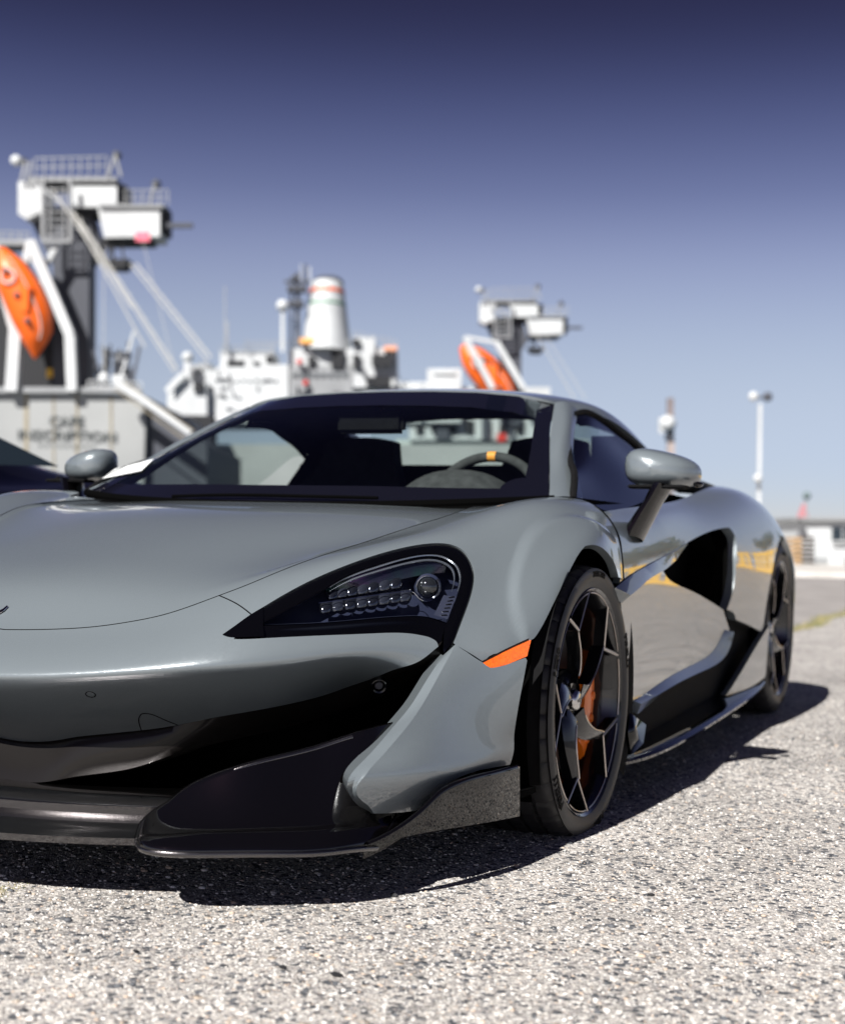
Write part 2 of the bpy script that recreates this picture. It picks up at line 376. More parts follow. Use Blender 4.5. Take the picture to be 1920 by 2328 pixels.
# front bumper: below the bonnet, round the nose edge, down to the intake
i0=int(np.argmin(np.abs(np.linalg.norm(shut-S1.uv((498,1354)),axis=1))))
topc=np.concatenate([shut[:i0+1]+[GAP,0], ])
e1=curve(S1,[[(498,1354),(540,1374),(571,1397)]],[12])+[GAP,0]
e2=curve(S1,[[(571,1397),(540,1418),(503,1440)],[(503,1440),(510,1449),(604,1451),(729,1445),(853,1440),(936,1441),(973,1448)],[(973,1448),(990,1457),(996,1470)]],[12,60,10])
top=np.concatenate([topc,e1[1:],e2[1:]])
LOWG=[('p',0,-.90,.237),('p',.10,-.897,.250),(171,1676),(300,1663),(402,1649),(480,1633),(600,1612),(687,1594),(760,1573),(832,1548),(915,1517),(978,1485),(996,1470)]
low=curve(S1,[LOWG],[len(top)])
# matched by length along each edge
def rs(c,w,n):
    return np.stack([np.interp(np.linspace(0,1,n),w,c[:,k]) for k in (0,1)],1)
def nosefold(P,UV):
    return 0*P[...,0]
wl=np.r_[0,np.cumsum(np.linalg.norm(np.diff(S1(low[:,0],low[:,1]),axis=0),axis=1))];wl/=wl[-1]
wt=np.r_[0,np.cumsum(np.linalg.norm(np.diff(S1(top[:,0],top[:,1]),axis=0),axis=1)*1.0)];wt/=wt[-1]
shell('front_bumper',sheet(S1,rs(top,wt,240),rs(low,wl,240),120,nosefold),PAINT,CAR,sym=True,rim=(1,1,1,0),flip=True)
# fender
A=curve(S1,[[(498,1354),(571,1326),(687,1279),(803,1241),(928,1200),(1010,1175),(1078,1151)],
            [(1078,1151),('p',.70,.12,.775),('p',.74,.21,.785),('p',.80,.235,.797),('p',.87,.245,.776),('p',.925,.255,.71),('p',.945,.25,.65),('p',.955,.245,.59)]],[70,50])
B=curve(S1,[[(571,1397),(687,1329),(803,1279),(895,1250),(969,1236),(1015,1236),(1048,1248),(1069,1273),(1079,1302),(1075,1341),(1060,1387),(1040,1440),(1029,1463)],
            [(1029,1463),(1061,1483),(1098,1507)],[(1098,1507),(1146,1483),(1208,1455)],
            [(1208,1455),(1217,1441),(1226,1411),(1240,1373),(1255,1337),(1274,1303),(1293,1274),(1312,1253),(1340,1243),(1361,1249),(1378,1265),(1394,1287),(1403,1312)]],[70,14,12,90])
PA=S1(A[:,0],A[:,1]);PB=S1(B[:,0],B[:,1])
wa=np.r_[0,np.cumsum(np.linalg.norm(np.diff(PA,axis=0),axis=1))];wb=np.r_[0,np.cumsum(np.linalg.norm(np.diff(PB,axis=0),axis=1))]
# pair points of the two edges: (fraction on A, fraction on B)
def keyfrac(C,w,p): return w[np.argmin(np.linalg.norm(C-p,axis=1))]/w[-1]
ka=[0]+[keyfrac(PA,wa,S1(*S1.uv(q))) for q in ((687,1279),(928,1200),(1078,1151))]+[keyfrac(PA,wa,np.array(q)) for q in ((.78,.23,.795),(.87,.245,.776),(.925,.255,.71))]+[1]
kb=[0]+[keyfrac(PB,wb,S1(*S1.uv(q))) for q in ((687,1329),(895,1250),(1048,1248),(1075,1341),(1208,1455),(1312,1253))]+[1]
NS=220; t=np.linspace(0,1,NS); tk=[0,.13,.3,.42,.55,.72,.9,1]
fa=np.interp(t,tk,ka);fb=np.interp(t,tk,kb)
k_=np.ones(9)/9
fa=np.convolve(np.pad(fa,4,'edge'),k_,'valid'); fb=np.convolve(np.pad(fb,4,'edge'),k_,'valid'); fa[0]=fb[0]=0; fa[-1]=fb[-1]=1
rsA=np.stack([np.interp(fa,wa/wa[-1],A[:,k]) for k in(0,1)],1); rsB=np.stack([np.interp(fb,wb/wb[-1],B[:,k]) for k in(0,1)],1)
fen=shell('fender',sheet(S1,rsA+[0,0],rsB,80,flare),PAINT,CAR,flip=False,depth=.02)
mirrored(fen)
seam('panel_gap_shade',S1,e1,CAR,both=True)
seam('panel_gap_shade',S1,curve(S1,[[(1029,1463),(1061,1483),(1098,1507)]],[14]),CAR,r=.002,both=True)
seam('panel_gap_shade',S1,curve(S1,[[('p',.87,.243,.776),('p',.925,.253,.71),('p',.945,.248,.65),('p',.955,.243,.59)]],[20]),CAR,r=.003,both=True)
# ---- bumper corner: the boomerang panel behind the side intake
S3=Surf([
[(.825,-.585,.468),(.845,-.565,.465),(.90,-.50,.455),(.948,-.435,.468)],
[(.821,-.664,.405),(.850,-.628,.395),(.907,-.535,.38),(.946,-.462,.385)],
[(.818,-.753,.325),(.853,-.696,.315),(.907,-.580,.305),(.937,-.490,.31)],
[(.809,-.847,.268),(.851,-.779,.262),(.906,-.637,.25),(.930,-.515,.262)],
[(.797,-.912,.235),(.848,-.823,.228),(.903,-.674,.222),(.928,-.53,.235)],
[(.797,-.872,.165),(.840,-.792,.168),(.890,-.660,.182),(.918,-.53,.200)],
])
_q=S3.P.copy()
for r_i,k_ in ((1,.4),(2,.8),(3,1),(4,1),(5,.8)):
    for c_i,a_ in ((1,.008),(2,.020),(3,.014)): _q[r_i,c_i]+=np.array([-a_*k_,a_*k_*.7,0])
S3=Surf(_q)
L2=curve(S3,[[(1035,1465),(991,1547),(932,1643),(876,1710),(829,1765),(814,1783),(810,1802),(818,1817),(840,1835),(849,1850)]],[60])
RE=curve(S3,[[(1060,1482),(1098,1507)],[(1098,1507),(1112,1518),(1123,1521),(1153,1511),(1199,1494)],[(1199,1494),(1182,1584),(1168,1676),(1159,1739)],[(1159,1739),(1155,1733)],[(1155,1733),(1100,1748),(1045,1767),(1003,1793),(972,1825),(945,1843)]],[6,12,30,3,24])
f=shell('bumper_corner',sheet(S3,L2,rs(RE,np.linspace(0,1,len(RE)),len(L2)),50),PAINT,CAR,depth=.01,rim=(0,1,1,1))
# bright leading edge strip, turned into the intake
L1=[(1007,1490),(969,1547),(932,1606),(895,1651),(858,1695),(821,1734),(795,1765),(789,1787),(792,1802),(806,1824),(840,1850)]
P2=S3(L2[:,0],L2[:,1]); q1=spl(L1,len(L2))
P1=np.array([at(q[0],q[1],x=p[0]-.020-.006*k/len(L2)) for k,(q,p) in enumerate(zip(q1,P2))])
P0=P1+np.array([-.035,.05,.0])
strip=np.stack([P2+0*P2,(P2*.75+P1*.25),(P2*.4+P1*.6),P1,P1*.6+P0*.4,P0],1)
st=MB().grid(strip); so_=st.build('edge_strip',PAINT,f,sharp=14)
mirrored(f)
# ---- headlights: black surround, glass, and what is behind the glass
RAYD=lambda px,py:(lambda v:v/np.linalg.norm(v))(CFW+(px-960)/CF*CR-(py-1164)/CF*CU)
def hp(px,py,deep=0.):
    w=S1.inv(px,py); return S1(w[0],w[1])+RAYD(px,py)*deep
HL_UP=[(584,1421),(729,1343),(795,1306),(853,1285),(928,1264),(990,1258),(1023,1268),(1044,1289),(1049,1320),(1040,1353),(1027,1391),(1015,1416)]
HL_LO=[(584,1421),(687,1418),(812,1409),(915,1401),(960,1401),(990,1407),(1015,1416)]
HO_UP=[(505,1443),(571,1398),(687,1330),(803,1280),(895,1251),(969,1237),(1015,1237),(1048,1249),(1069,1274),(1078,1302),(1074,1341),(1059,1387),(1039,1440),(1028,1463),(1009,1489)]
HO_LO=[(505,1443),(513,1449),(604,1449),(729,1445),(853,1439),(936,1440),(973,1446),(992,1457),(1002,1470),(1009,1489)]
HLE=empty('headlight',parent=CAR)
n=90
iu=curve(S1,[HL_UP],[n]);il=curve(S1,[HL_LO],[n]);ou=curve(S1,[HO_UP],[n]);ol=curve(S1,[HO_LO],[n])
dn=lambda d:(lambda P,UV:-d+0*P[...,0])
def ringsheet(o,i,prof):
    t=np.linspace(0,1,len(prof))[:,None,None]; UV=o[None]*(1-t)+i[None]*t
    P=S1(UV[...,0],UV[...,1]);N=S1.normal(UV[...,0],UV[...,1]); s=np.sign((N[...,:]@(-CFW)).mean())
    return P+N*s*np.array(prof)[:,None,None]
prof_u=[-.0035,-.002,-.001,-.0012,-.0022,-.003,-.0035,-.0035]; prof_l=[-.010,-.010,-.0095,-.009,-.0080,-.006,-.0042,-.0035]
mb=MB(); mb.grid(ringsheet(ou,iu,prof_u)); mb.grid(ringsheet(ol,il,prof_l)); mb.build('surround',BLACKGLOSS,HLE,sharp=60)
GLASSL=thin_glass('headlight_glass',(.93,.95,.97),1.35)
tu_=curve(S1,[[(506,1443),(540,1419),(571,1397),(600,1380)]],[20]);tl_=curve(S1,[[(506,1444),(522,1449),(560,1449),(600,1448)]],[20])
MB().grid(sheet(S1,tu_,tl_,6,lambda P,UV:(.0010 if (S1.normal(.5,.5)@(CC-S1(.5,.5)))>0 else -.0010)+0*P[...,0])).build('surround_tip',BLACKGLOSS,HLE,sharp=0)
P=sheet(S1,iu,il,24,dn(.0030)); lens=MB().grid(P).build('lens',GLASSL,HLE,sharp=0)
# bowl behind the glass
HB=mat('headlight_bowl',(.022,.026,.048),.32,0,.3,.1)
mb=MB(); 
def deeper(c,dd): 
    P=S1(c[:,0],c[:,1]); v=P-CC; v/=np.linalg.norm(v,axis=1,keepdims=True); return P+v*dd
cu,cl=deeper(iu,.004),deeper(il,.004); du_,dl_=deeper(iu,.075),deeper(il,.07)
shr=lambda c,k,m:c*(1-k)+m*k
mid=np.concatenate([du_,dl_]).mean(0)
mb.grid([cu,shr(du_,.04,mid)]);mb.grid([cl,shr(dl_,.04,mid)]);mb.grid([shr(du_,.04,mid)*(1-t)+shr(dl_,.04,mid)*t for t in np.linspace(0,1,6)])
mb.build('bowl',HB,HLE,sharp=40)
# sloping upper visor inside, violet coated
VI=mat('headlight_visor',(.03,.028,.05),.22,.6,.5)
t_,b_=nodes(VI); tcn=t_.nodes.new('ShaderNodeTexCoord'); nz=t_.nodes.new('ShaderNodeTexNoise'); nz.inputs['Scale'].default_value=14; nz.inputs['Detail'].default_value=1
cr=t_.nodes.new('ShaderNodeValToRGB'); E_=cr.color_ramp.elements; E_[0].position=.35;E_[0].color=(.012,.05,.035,1);E_[1].position=.7;E_[1].color=(.06,.012,.07,1)
e=E_.new(.5);e.color=(.02,.022,.035,1)
t_.links.new(tcn.outputs['Object'],nz.inputs['Vector']);t_.links.new(nz.outputs['Fac'],cr.inputs[0]);t_.links.new(cr.outputs[0],b_.inputs['Base Color'])
vu=spl([(740,1341),(795,1315),(853,1295),(928,1277),(985,1272),(1015,1283)],40); vl=spl([(735,1347),(800,1339),(870,1326),(930,1313),(975,1305),(1010,1302)],40)
mb=MB().grid([[hp(*q,.012) for q in vu],[hp(*(q*.5+r*.5),.020) for q,r in zip(vu,vl)],[hp(*r,.030) for r in vl],[hp(*r,.06) for r in vl]]); mb.build('visor',VI,HLE)
# running light: ribbed clear double band along the top edge
DRL=mat('running_light_band',(.26,.28,.31),.18,.75,.6)
for k,(off,w) in enumerate(((0,8.5),(14,5))):
    c=spl([(748,1336+off*.6),(795,1309+off*.8),(853,1288+off*.9),(928,1266+off),(985,1260+off),(1020-off*.3,1270+off),(1042-off*.9,1292+off*.5),(1046-off,1322),(1040-off,1345)],150)
    tn=np.gradient(c,axis=0);nn=np.stack([-tn[:,1],tn[:,0]],1);nn/=np.linalg.norm(nn,axis=1,keepdims=True)
    wid=w*np.clip(np.linspace(0,1,150)*6,.15,1)*np.clip((1-np.linspace(0,1,150))*8,.3,1)
    r=[]
    for q,m,wd,i in zip(c,nn,wid,range(150)):
        dd=.006+.0012*(i%2)
        r.append([hp(*(q+m*wd*.5),dd+.002),hp(*(q+m*wd*.2),dd),hp(*(q-m*wd*.2),dd),hp(*(q-m*wd*.5),dd+.002)])
    MB().grid(np.array(r).transpose(1,0,2),smooth=False).build('running_light_band',DRL,HLE,sharp=20)
# two rows of small lenses
LEDG=mat('small_lens_glass',(.02,.022,.03),.04,0,1); LEDB=mat('lamp_reflector',(.35,.37,.42),.15,1)
LEDB=mat('lamp_reflector',(.085,.092,.115),.12,.9)
for r,(cx,y0,y1,hh) in enumerate((((757,778,801,825,849,874,900),1348,1325,12.5),((741,768,796,823,848,874,900,921),1380,1354,12.5))):
    for i,x in enumerate(cx):
        y=y0+(y1-y0)*(x-cx[0])/(cx[-1]-cx[0]); w=14
        g=[[hp(x+w*math.sin(a)*(1-.12*v**4),y+v*hh+(-.12*w*math.sin(a)),.034-.010*math.cos(a)+.004*v*v) for v in (-1,-.8,-.4,0,.4,.8,1)] for a in np.linspace(-1.5,1.5,11)]
        MB().grid(g).build('led_lens',LEDG if i%2 else LEDB,HLE,sharp=0)
MB().tube(spl([hp(724,1371,.018),hp(790,1362,.018),hp(860,1352,.018),hp(920,1344,.018)],12),.0009,6).build('chrome_strip',CHROME,HLE)
MB().tube(spl([hp(920,1344,.018),hp(940,1347,.018),hp(952,1360,.018),hp(968,1367,.018),hp(981,1365,.018)],14),.0011,6).build('chrome_strip',CHROME,HLE)
# projector
pc=hp(972,1335,.030); vz=Vector(RAYD(972,1335)); M=vz.to_track_quat('Z','Y').to_matrix().to_4x4()
PROJG=mat('projector_glass',(.012,.013,.014),.02,0,1)
MB().sphere(pc,.0215,24,14,(1,1,.75),M=M).build('projector_lens',PROJG,HLE)
ring=[(math.cos(a)*.0245,math.sin(a)*.0245,-.004) for a in np.linspace(-1.15,1.7,24)]
MB().tube([M@Vector(p)+Vector(pc) for p in ring],.0013,6).build('projector_ring',CHROME,HLE)
ring=[(math.cos(a)*.0255,math.sin(a)*.0255,-.002) for a in np.linspace(2.4,4.2,20)]
MB().tube([M@Vector(p)+Vector(pc) for p in ring],.003,8).build('projector_ring',LEDB,HLE)
mb=MB().lathe([(.0225,0),(.029,.006),(.029,.05)],'z',n=32,M=Matrix.Translation(pc)@M); mb.build('projector_shroud',HB,HLE)
# finned panel at the outer lower corner
f0=[(1008,1353),(1037,1357),(1017,1408),(986,1398)]
FIN=mat('headlight_fin',(.05,.055,.085),.3,.3,.4)
MB().add([hp(*f0[0],.010),hp(*f0[1],.008),hp(*f0[2],.008),hp(*f0[3],.010)],[(0,1,2,3)]).build('fin_panel',FIN,HLE)
for i in range(6):
    t=i/6+.08; a=np.array(f0[0])*(1-t)+np.array(f0[3])*t; b=np.array(f0[1])*(1-t)+np.array(f0[2])*t
    MB().bar(hp(*(a*.55+b*.45),.0085),hp(*(a*.12+b*.88-[0,5]),.0065),.003,.0012).build('fin',BLACKGLOSS,HLE)
mirrored_list=[]
hlm=empty('headlight',parent=CAR)
for ch in list(HLE.children): mirrored(ch,hlm)
# ---- side marker
mk_u=curve(S3,[[(1098,1507),(1146,1483),(1208,1455)]],[30]); mk_l=curve(S3,[[(1098,1507),(1112,1517),(1123,1520),(1153,1511),(1199,1492)]],[30])
AMB2=flakes(mat('amber_reflector',(.80,.13,.008),.16,0,1,.02),420,.35)
mkr=shell('side_marker',sheet(S3,mk_u,mk_l,10,lambda P,UV:-.002+0*P[...,0]),AMB2,CAR,depth=.012,bev=.002)
mbk=MB().grid(sheet(S3,mk_u+[-.012,-.004],mk_l+[.012,.004],4,lambda P,UV:-.010+0*P[...,0])).build('backing',BLACKMATT,mkr); mirrored(mkr)
# ---- intake: lip under the grey edge, duct, nose splitter
LIP=[tuple(at(20,1773,x=0)),tuple(at(20,1773,x=0)+np.array([.08,.004,.002]))]+[tuple(at(px,py,x=x)) for px,py,x in ((171,1766,.15),(299,1747,.262),(428,1704,.37),(604,1662,.485),(729,1627,.57),(832,1586,.64),(915,1535,.71))]+[(.80,-.555,.425)]
LIP=[np.array(p) for p in LIP]; lipc=spl(LIP,120)
lowc=S1(low[:,0],low[:,1]); lowc=np.stack([np.interp(np.linspace(0,1,120),wl,lowc[:,k]) for k in range(3)],1)
inn=lambda c,d,dz=0:c+np.array([0,d,dz])
band=np.stack([inn(lowc,.020,.01),inn(lowc,.006,.002),inn(lowc*.75+lipc*.25,.001),inn(lowc*.5+lipc*.5,-.002),inn(lowc*.25+lipc*.75,-.002),lipc,inn(lipc,.012,-.003),inn(lipc,.10,.0),inn(lipc,.25,.02)])
LIP_REFLECTION=flakes(mat('dark_intake_lip',(.006,.005,.0045),.6,.0,.25,.05,spec=.1),1500,.08)  # brown reflection of the ground is put into this flat base colour
mb=MB().grid(band); mb.add([(-x,y,z) for x,y,z in map(tuple,band.reshape(-1,3))],[(i*120+j,i*120+j+1,(i+1)*120+j+1,(i+1)*120+j) for i in range(8) for j in range(119)],True)
mb.build('intake_lip',LIP_REFLECTION,CAR,sharp=50)
lb=lipc.copy(); dsh=lambda k,y,z:np.stack([lb[:,0]*k,lb[:,1]*0+y+.25*lb[:,0]**2,lb[:,2]*0+z],1)
g_=[inn(lipc,.02,0),inn(lipc,.16,.02),dsh(.92,-.62,.30),dsh(.92,-.60,.14)]; g_=np.array(g_); g_[2][:,1]=np.maximum(g_[2][:,1],g_[1][:,1]+.02); g_[3][:,1]=g_[2][:,1]
mb=MB().grid(g_); mb.grid(g_*np.array([-1,1,1])); mb.build('radiator_duct',CAVITY,CAR)
# centre splitter, one swept section
xs=np.linspace(-.50,.50,81); ypl=lambda x:.58*x*x
sec=[(-.70,.150),(-.92,.160),(-1.03,.176),(-1.062,.177),(-1.088,.172),(-1.104,.161),(-1.107,.150),(-1.100,.144),(-1.12,.140),(-1.160,.131),(-1.182,.125),(-1.197,.122),(-1.205,.116),(-1.200,.109),(-1.17,.106),(-1.0,.105),(-.70,.105)]
sec=[tuple(p) for p in spl(sec,60)]
mb=MB().grid([[ (x,y+ypl(x),z) for x in xs] for y,z in sec]); 
mb.build('splitter',LIPM,CAR,sharp=50)
# corner blade
U=[tuple(at(309,1906,z=.126))]+[tuple(at(*q,x=x)) for q,x in (((325,1867),.430),((352,1843),.447),((385,1822),.468),((421,1794),.49),((470,1768),.525),((534,1745),.57),((599,1726),.61),((720,1696),.68),((784,1675),.72),((902,1643),.79))]+[(.83,-.58,.31)]
L=[tuple(at(309,1910,z=.123))]+[tuple(at(*q,z=z)) for q,z in (((312,1920),.122),((333,1931),.121),((400,1938),.120),((470,1939),.119),((600,1938),.118),((720,1936),.116),((821,1926),.114),((876,1913),.113))]+[(.815,-.84,.118),(.84,-.72,.125)]
NB=110; Uc=spl(U,NB)
Lc=spl(L,NB); s_=np.linspace(0,1,NB)
rows=[]
for r in np.r_[np.linspace(0,.9,26),np.linspace(.92,1,7)]:
    xy=Uc*(1-r)+Lc*r; h=(Uc[:,2]-Lc[:,2]); z=Lc[:,2]+.010*np.clip(s_*12,0,1)+(h-.010)*np.clip(1-r,0,1)**2.1+.014*np.exp(-((r-.78)/.13)**2)*np.clip(s_*4,0,1)*np.clip((1-s_)*2.5,0,1)
    if r>.9: q=(r-.9)/.1; z=z-.010*(1-math.sqrt(max(0,1-q*q)))
    rows.append(np.stack([xy[:,0],xy[:,1],z],1))
inward=np.array([-.0,.03,0]); rows.append(Lc+[0,.002,-.006]); rows.append(Lc+[0,.012,-.009]); rows.append(Lc+[-.05,.2,-.009])
back=[Uc+[-.006,.004,0.001],Uc+[-.010,.010,-.004],Uc+[-.02,.05,-.03]]
mb=MB().grid([back[2],back[1],back[0]]+rows); mb.tube([tuple(p) for p in (Uc[:70]+[0,.004,-.005])],.0058,10,mi=1); mb.tube([tuple(p) for p in (Lc[:96]+[0,.004,-.004])],.0062,10,mi=1); bl=mb.build('corner_blade',[CARBON,LIPM],CAR,sharp=60)
# end plate
EP=Surf([[(.775,-.935,.03),(.83,-.875,.03),(.88,-.78,.03),(.925,-.63,.03),(.943,-.50,.03),(.952,-.38,.03)],[(.775,-.935,.16),(.83,-.875,.16),(.88,-.78,.16),(.925,-.63,.16),(.943,-.50,.16),(.952,-.38,.16)],[(.775,-.935,.30),(.83,-.875,.30),(.88,-.78,.30),(.925,-.63,.30),(.943,-.50,.30),(.952,-.38,.30)]])
ET=[(838,1920),(870,1906),(895,1892),(932,1867),(969,1835),(998,1806),(1017,1793),(1061,1774),(1116,1760),(1181,1743)]; EB=[(838,1922),(876,1913),(940,1899),(1005,1887),(1098,1872),(1181,1856)]
et=curve(EP,[ET],[70]);eb=curve(EP,[EB],[70])
P=sheet(EP,et,eb,16); T=P[0]; inw=np.stack([np.full(70,-1.),np.full(70,.45),np.zeros(70)],1)*.011
ep=np.concatenate([[T+inw*1.3+[0,0,-.03]],[T+inw*1.1+[0,0,-.001]],[T+inw*.6+[0,0,.004]],[T+inw*.2+[0,0,.003]],P,[P[-1]+inw]])
epo=MB().grid(ep).add([*ep[4][:, :][-1:],ep[-2][-1],ep[-1][-1],ep[1][-1]],[(0,1,2,3)]).build('end_plate',CARBON,CAR,sharp=50)
# shelf joining blade and end plate under the bumper corner
sh_=MB().grid([[(.60,-.80,.128),(.74,-.83,.127),(.80,-.80,.13)],[(.60,-.6,.13),(.78,-.70,.128),(.86,-.64,.135)],[(.60,-.42,.13),(.78,-.42,.128),(.90,-.42,.135)]]); sh_.build('splitter_shelf',CARBON,CAR)
MB().grid([[(x,y,z) for y in (-1.05+.5*x*x,-.5)] for x in np.linspace(-.76,.76,30) for z in (.132,)]).build('duct_sun_block',CAVITY,CAR)  # added plate, keeps sun from leaking through the intake onto the ground
for o in (bl,epo): mirrored(o)
mirrored(CAR.children[-3] if False else [c for c in CAR.children if c.name.startswith('splitter_shelf')][0])
# parking sensors, tow hook cover, badge
def disc_on(S,px,py,r,name,m,ring=None,parent=CAR,depthz=.0):
    w=S.inv(px,py);p=S(w[0],w[1]);nrm=S.normal(w[0],w[1]); nrm=nrm*np.sign(nrm@(CC-p))
    M=Matrix.Translation(p+nrm*depthz)@Vector(nrm).to_track_quat('Z','Y').to_matrix().to_4x4()
    e=MB().lathe([(0,.0004),(r*.8,.0004),(r*.93,-.0006),(r*.95,-.003)],'z',n=24,M=M,mi=0).lathe([(r*.96,-.001),(r*1.0,.0005),(r*1.22,.0006),(r*1.26,-.002)],'z',n=24,M=M,mi=1)
    o=e.build(name,[m,ring or BLACKGLOSS],parent); return o
mirrored(disc_on(S1,206,1579,.0085,'parking_sensor',PAINT))
# lip surface for the second sensor
ps=at(861,1559,x=.70); nrm=np.array([.42,-.75,-.35]);nrm/=np.linalg.norm(nrm); M=Matrix.Translation(ps+nrm*.006)@Vector(nrm).to_track_quat('Z','Y').to_matrix().to_4x4()
o=MB().lathe([(0,-.004),(.007,-.004),(.0085,-.006),(.009,-.010)],'z',n=24,M=M,mi=0).lathe([(.010,-.008),(.0115,-.002),(.0145,.0),(.0165,-.001),(.019,-.010)],'z',n=28,M=M,mi=1).build('parking_sensor',[mat('sensor_face',(.09,.09,.1),.35),BLACKGLOSS],CAR); mirrored(o)
tow=curve(S1,[[(321,1660),(317,1648),(316,1632),(322,1623)],[(322,1623),(333,1622),(350,1626),(375,1637),(403,1648)]],[14,22])
TP=S1(tow[:,0],tow[:,1]);TN=S1.normal(tow[:,0],tow[:,1]);TN*=np.sign((TN*(CC-TP)).sum(1))[:,None]
MB().tube([tuple(p+n_*.0001) for p,n_ in zip(TP,TN)],.0011,6).build('tow_cover_seam_shade',CAVITY,CAR)  # dark tube drawn in place of the shaded groove round the cover
# badge: small chrome edged swoosh on the bonnet tip
bd=[(-30,1404),(-6,1394),(8,1387),(18,1379),(19,1382),(10,1391),(0,1397),(-28,1410)]
def on(px,py,h=0):
    w=S1.inv(px,py);p=S1(w[0],w[1]);n_=S1.normal(w[0],w[1]);return p+n_*np.sign(n_@(CC-p))*h
b1=[on(*q,.003) for q in bd];b0=[on(*q,-.001) for q in bd];N_=len(bd)
bo=MB().add(b0+b1,[tuple(range(N_,2*N_))]+[(i,(i+1)%N_,(i+1)%N_+N_,i+N_) for i in range(N_)]).build('badge',BLACKGLOSS,CAR)
MB().tube(b1+[b1[0]],.0009,6).build('badge_edge',CHROME,bo)
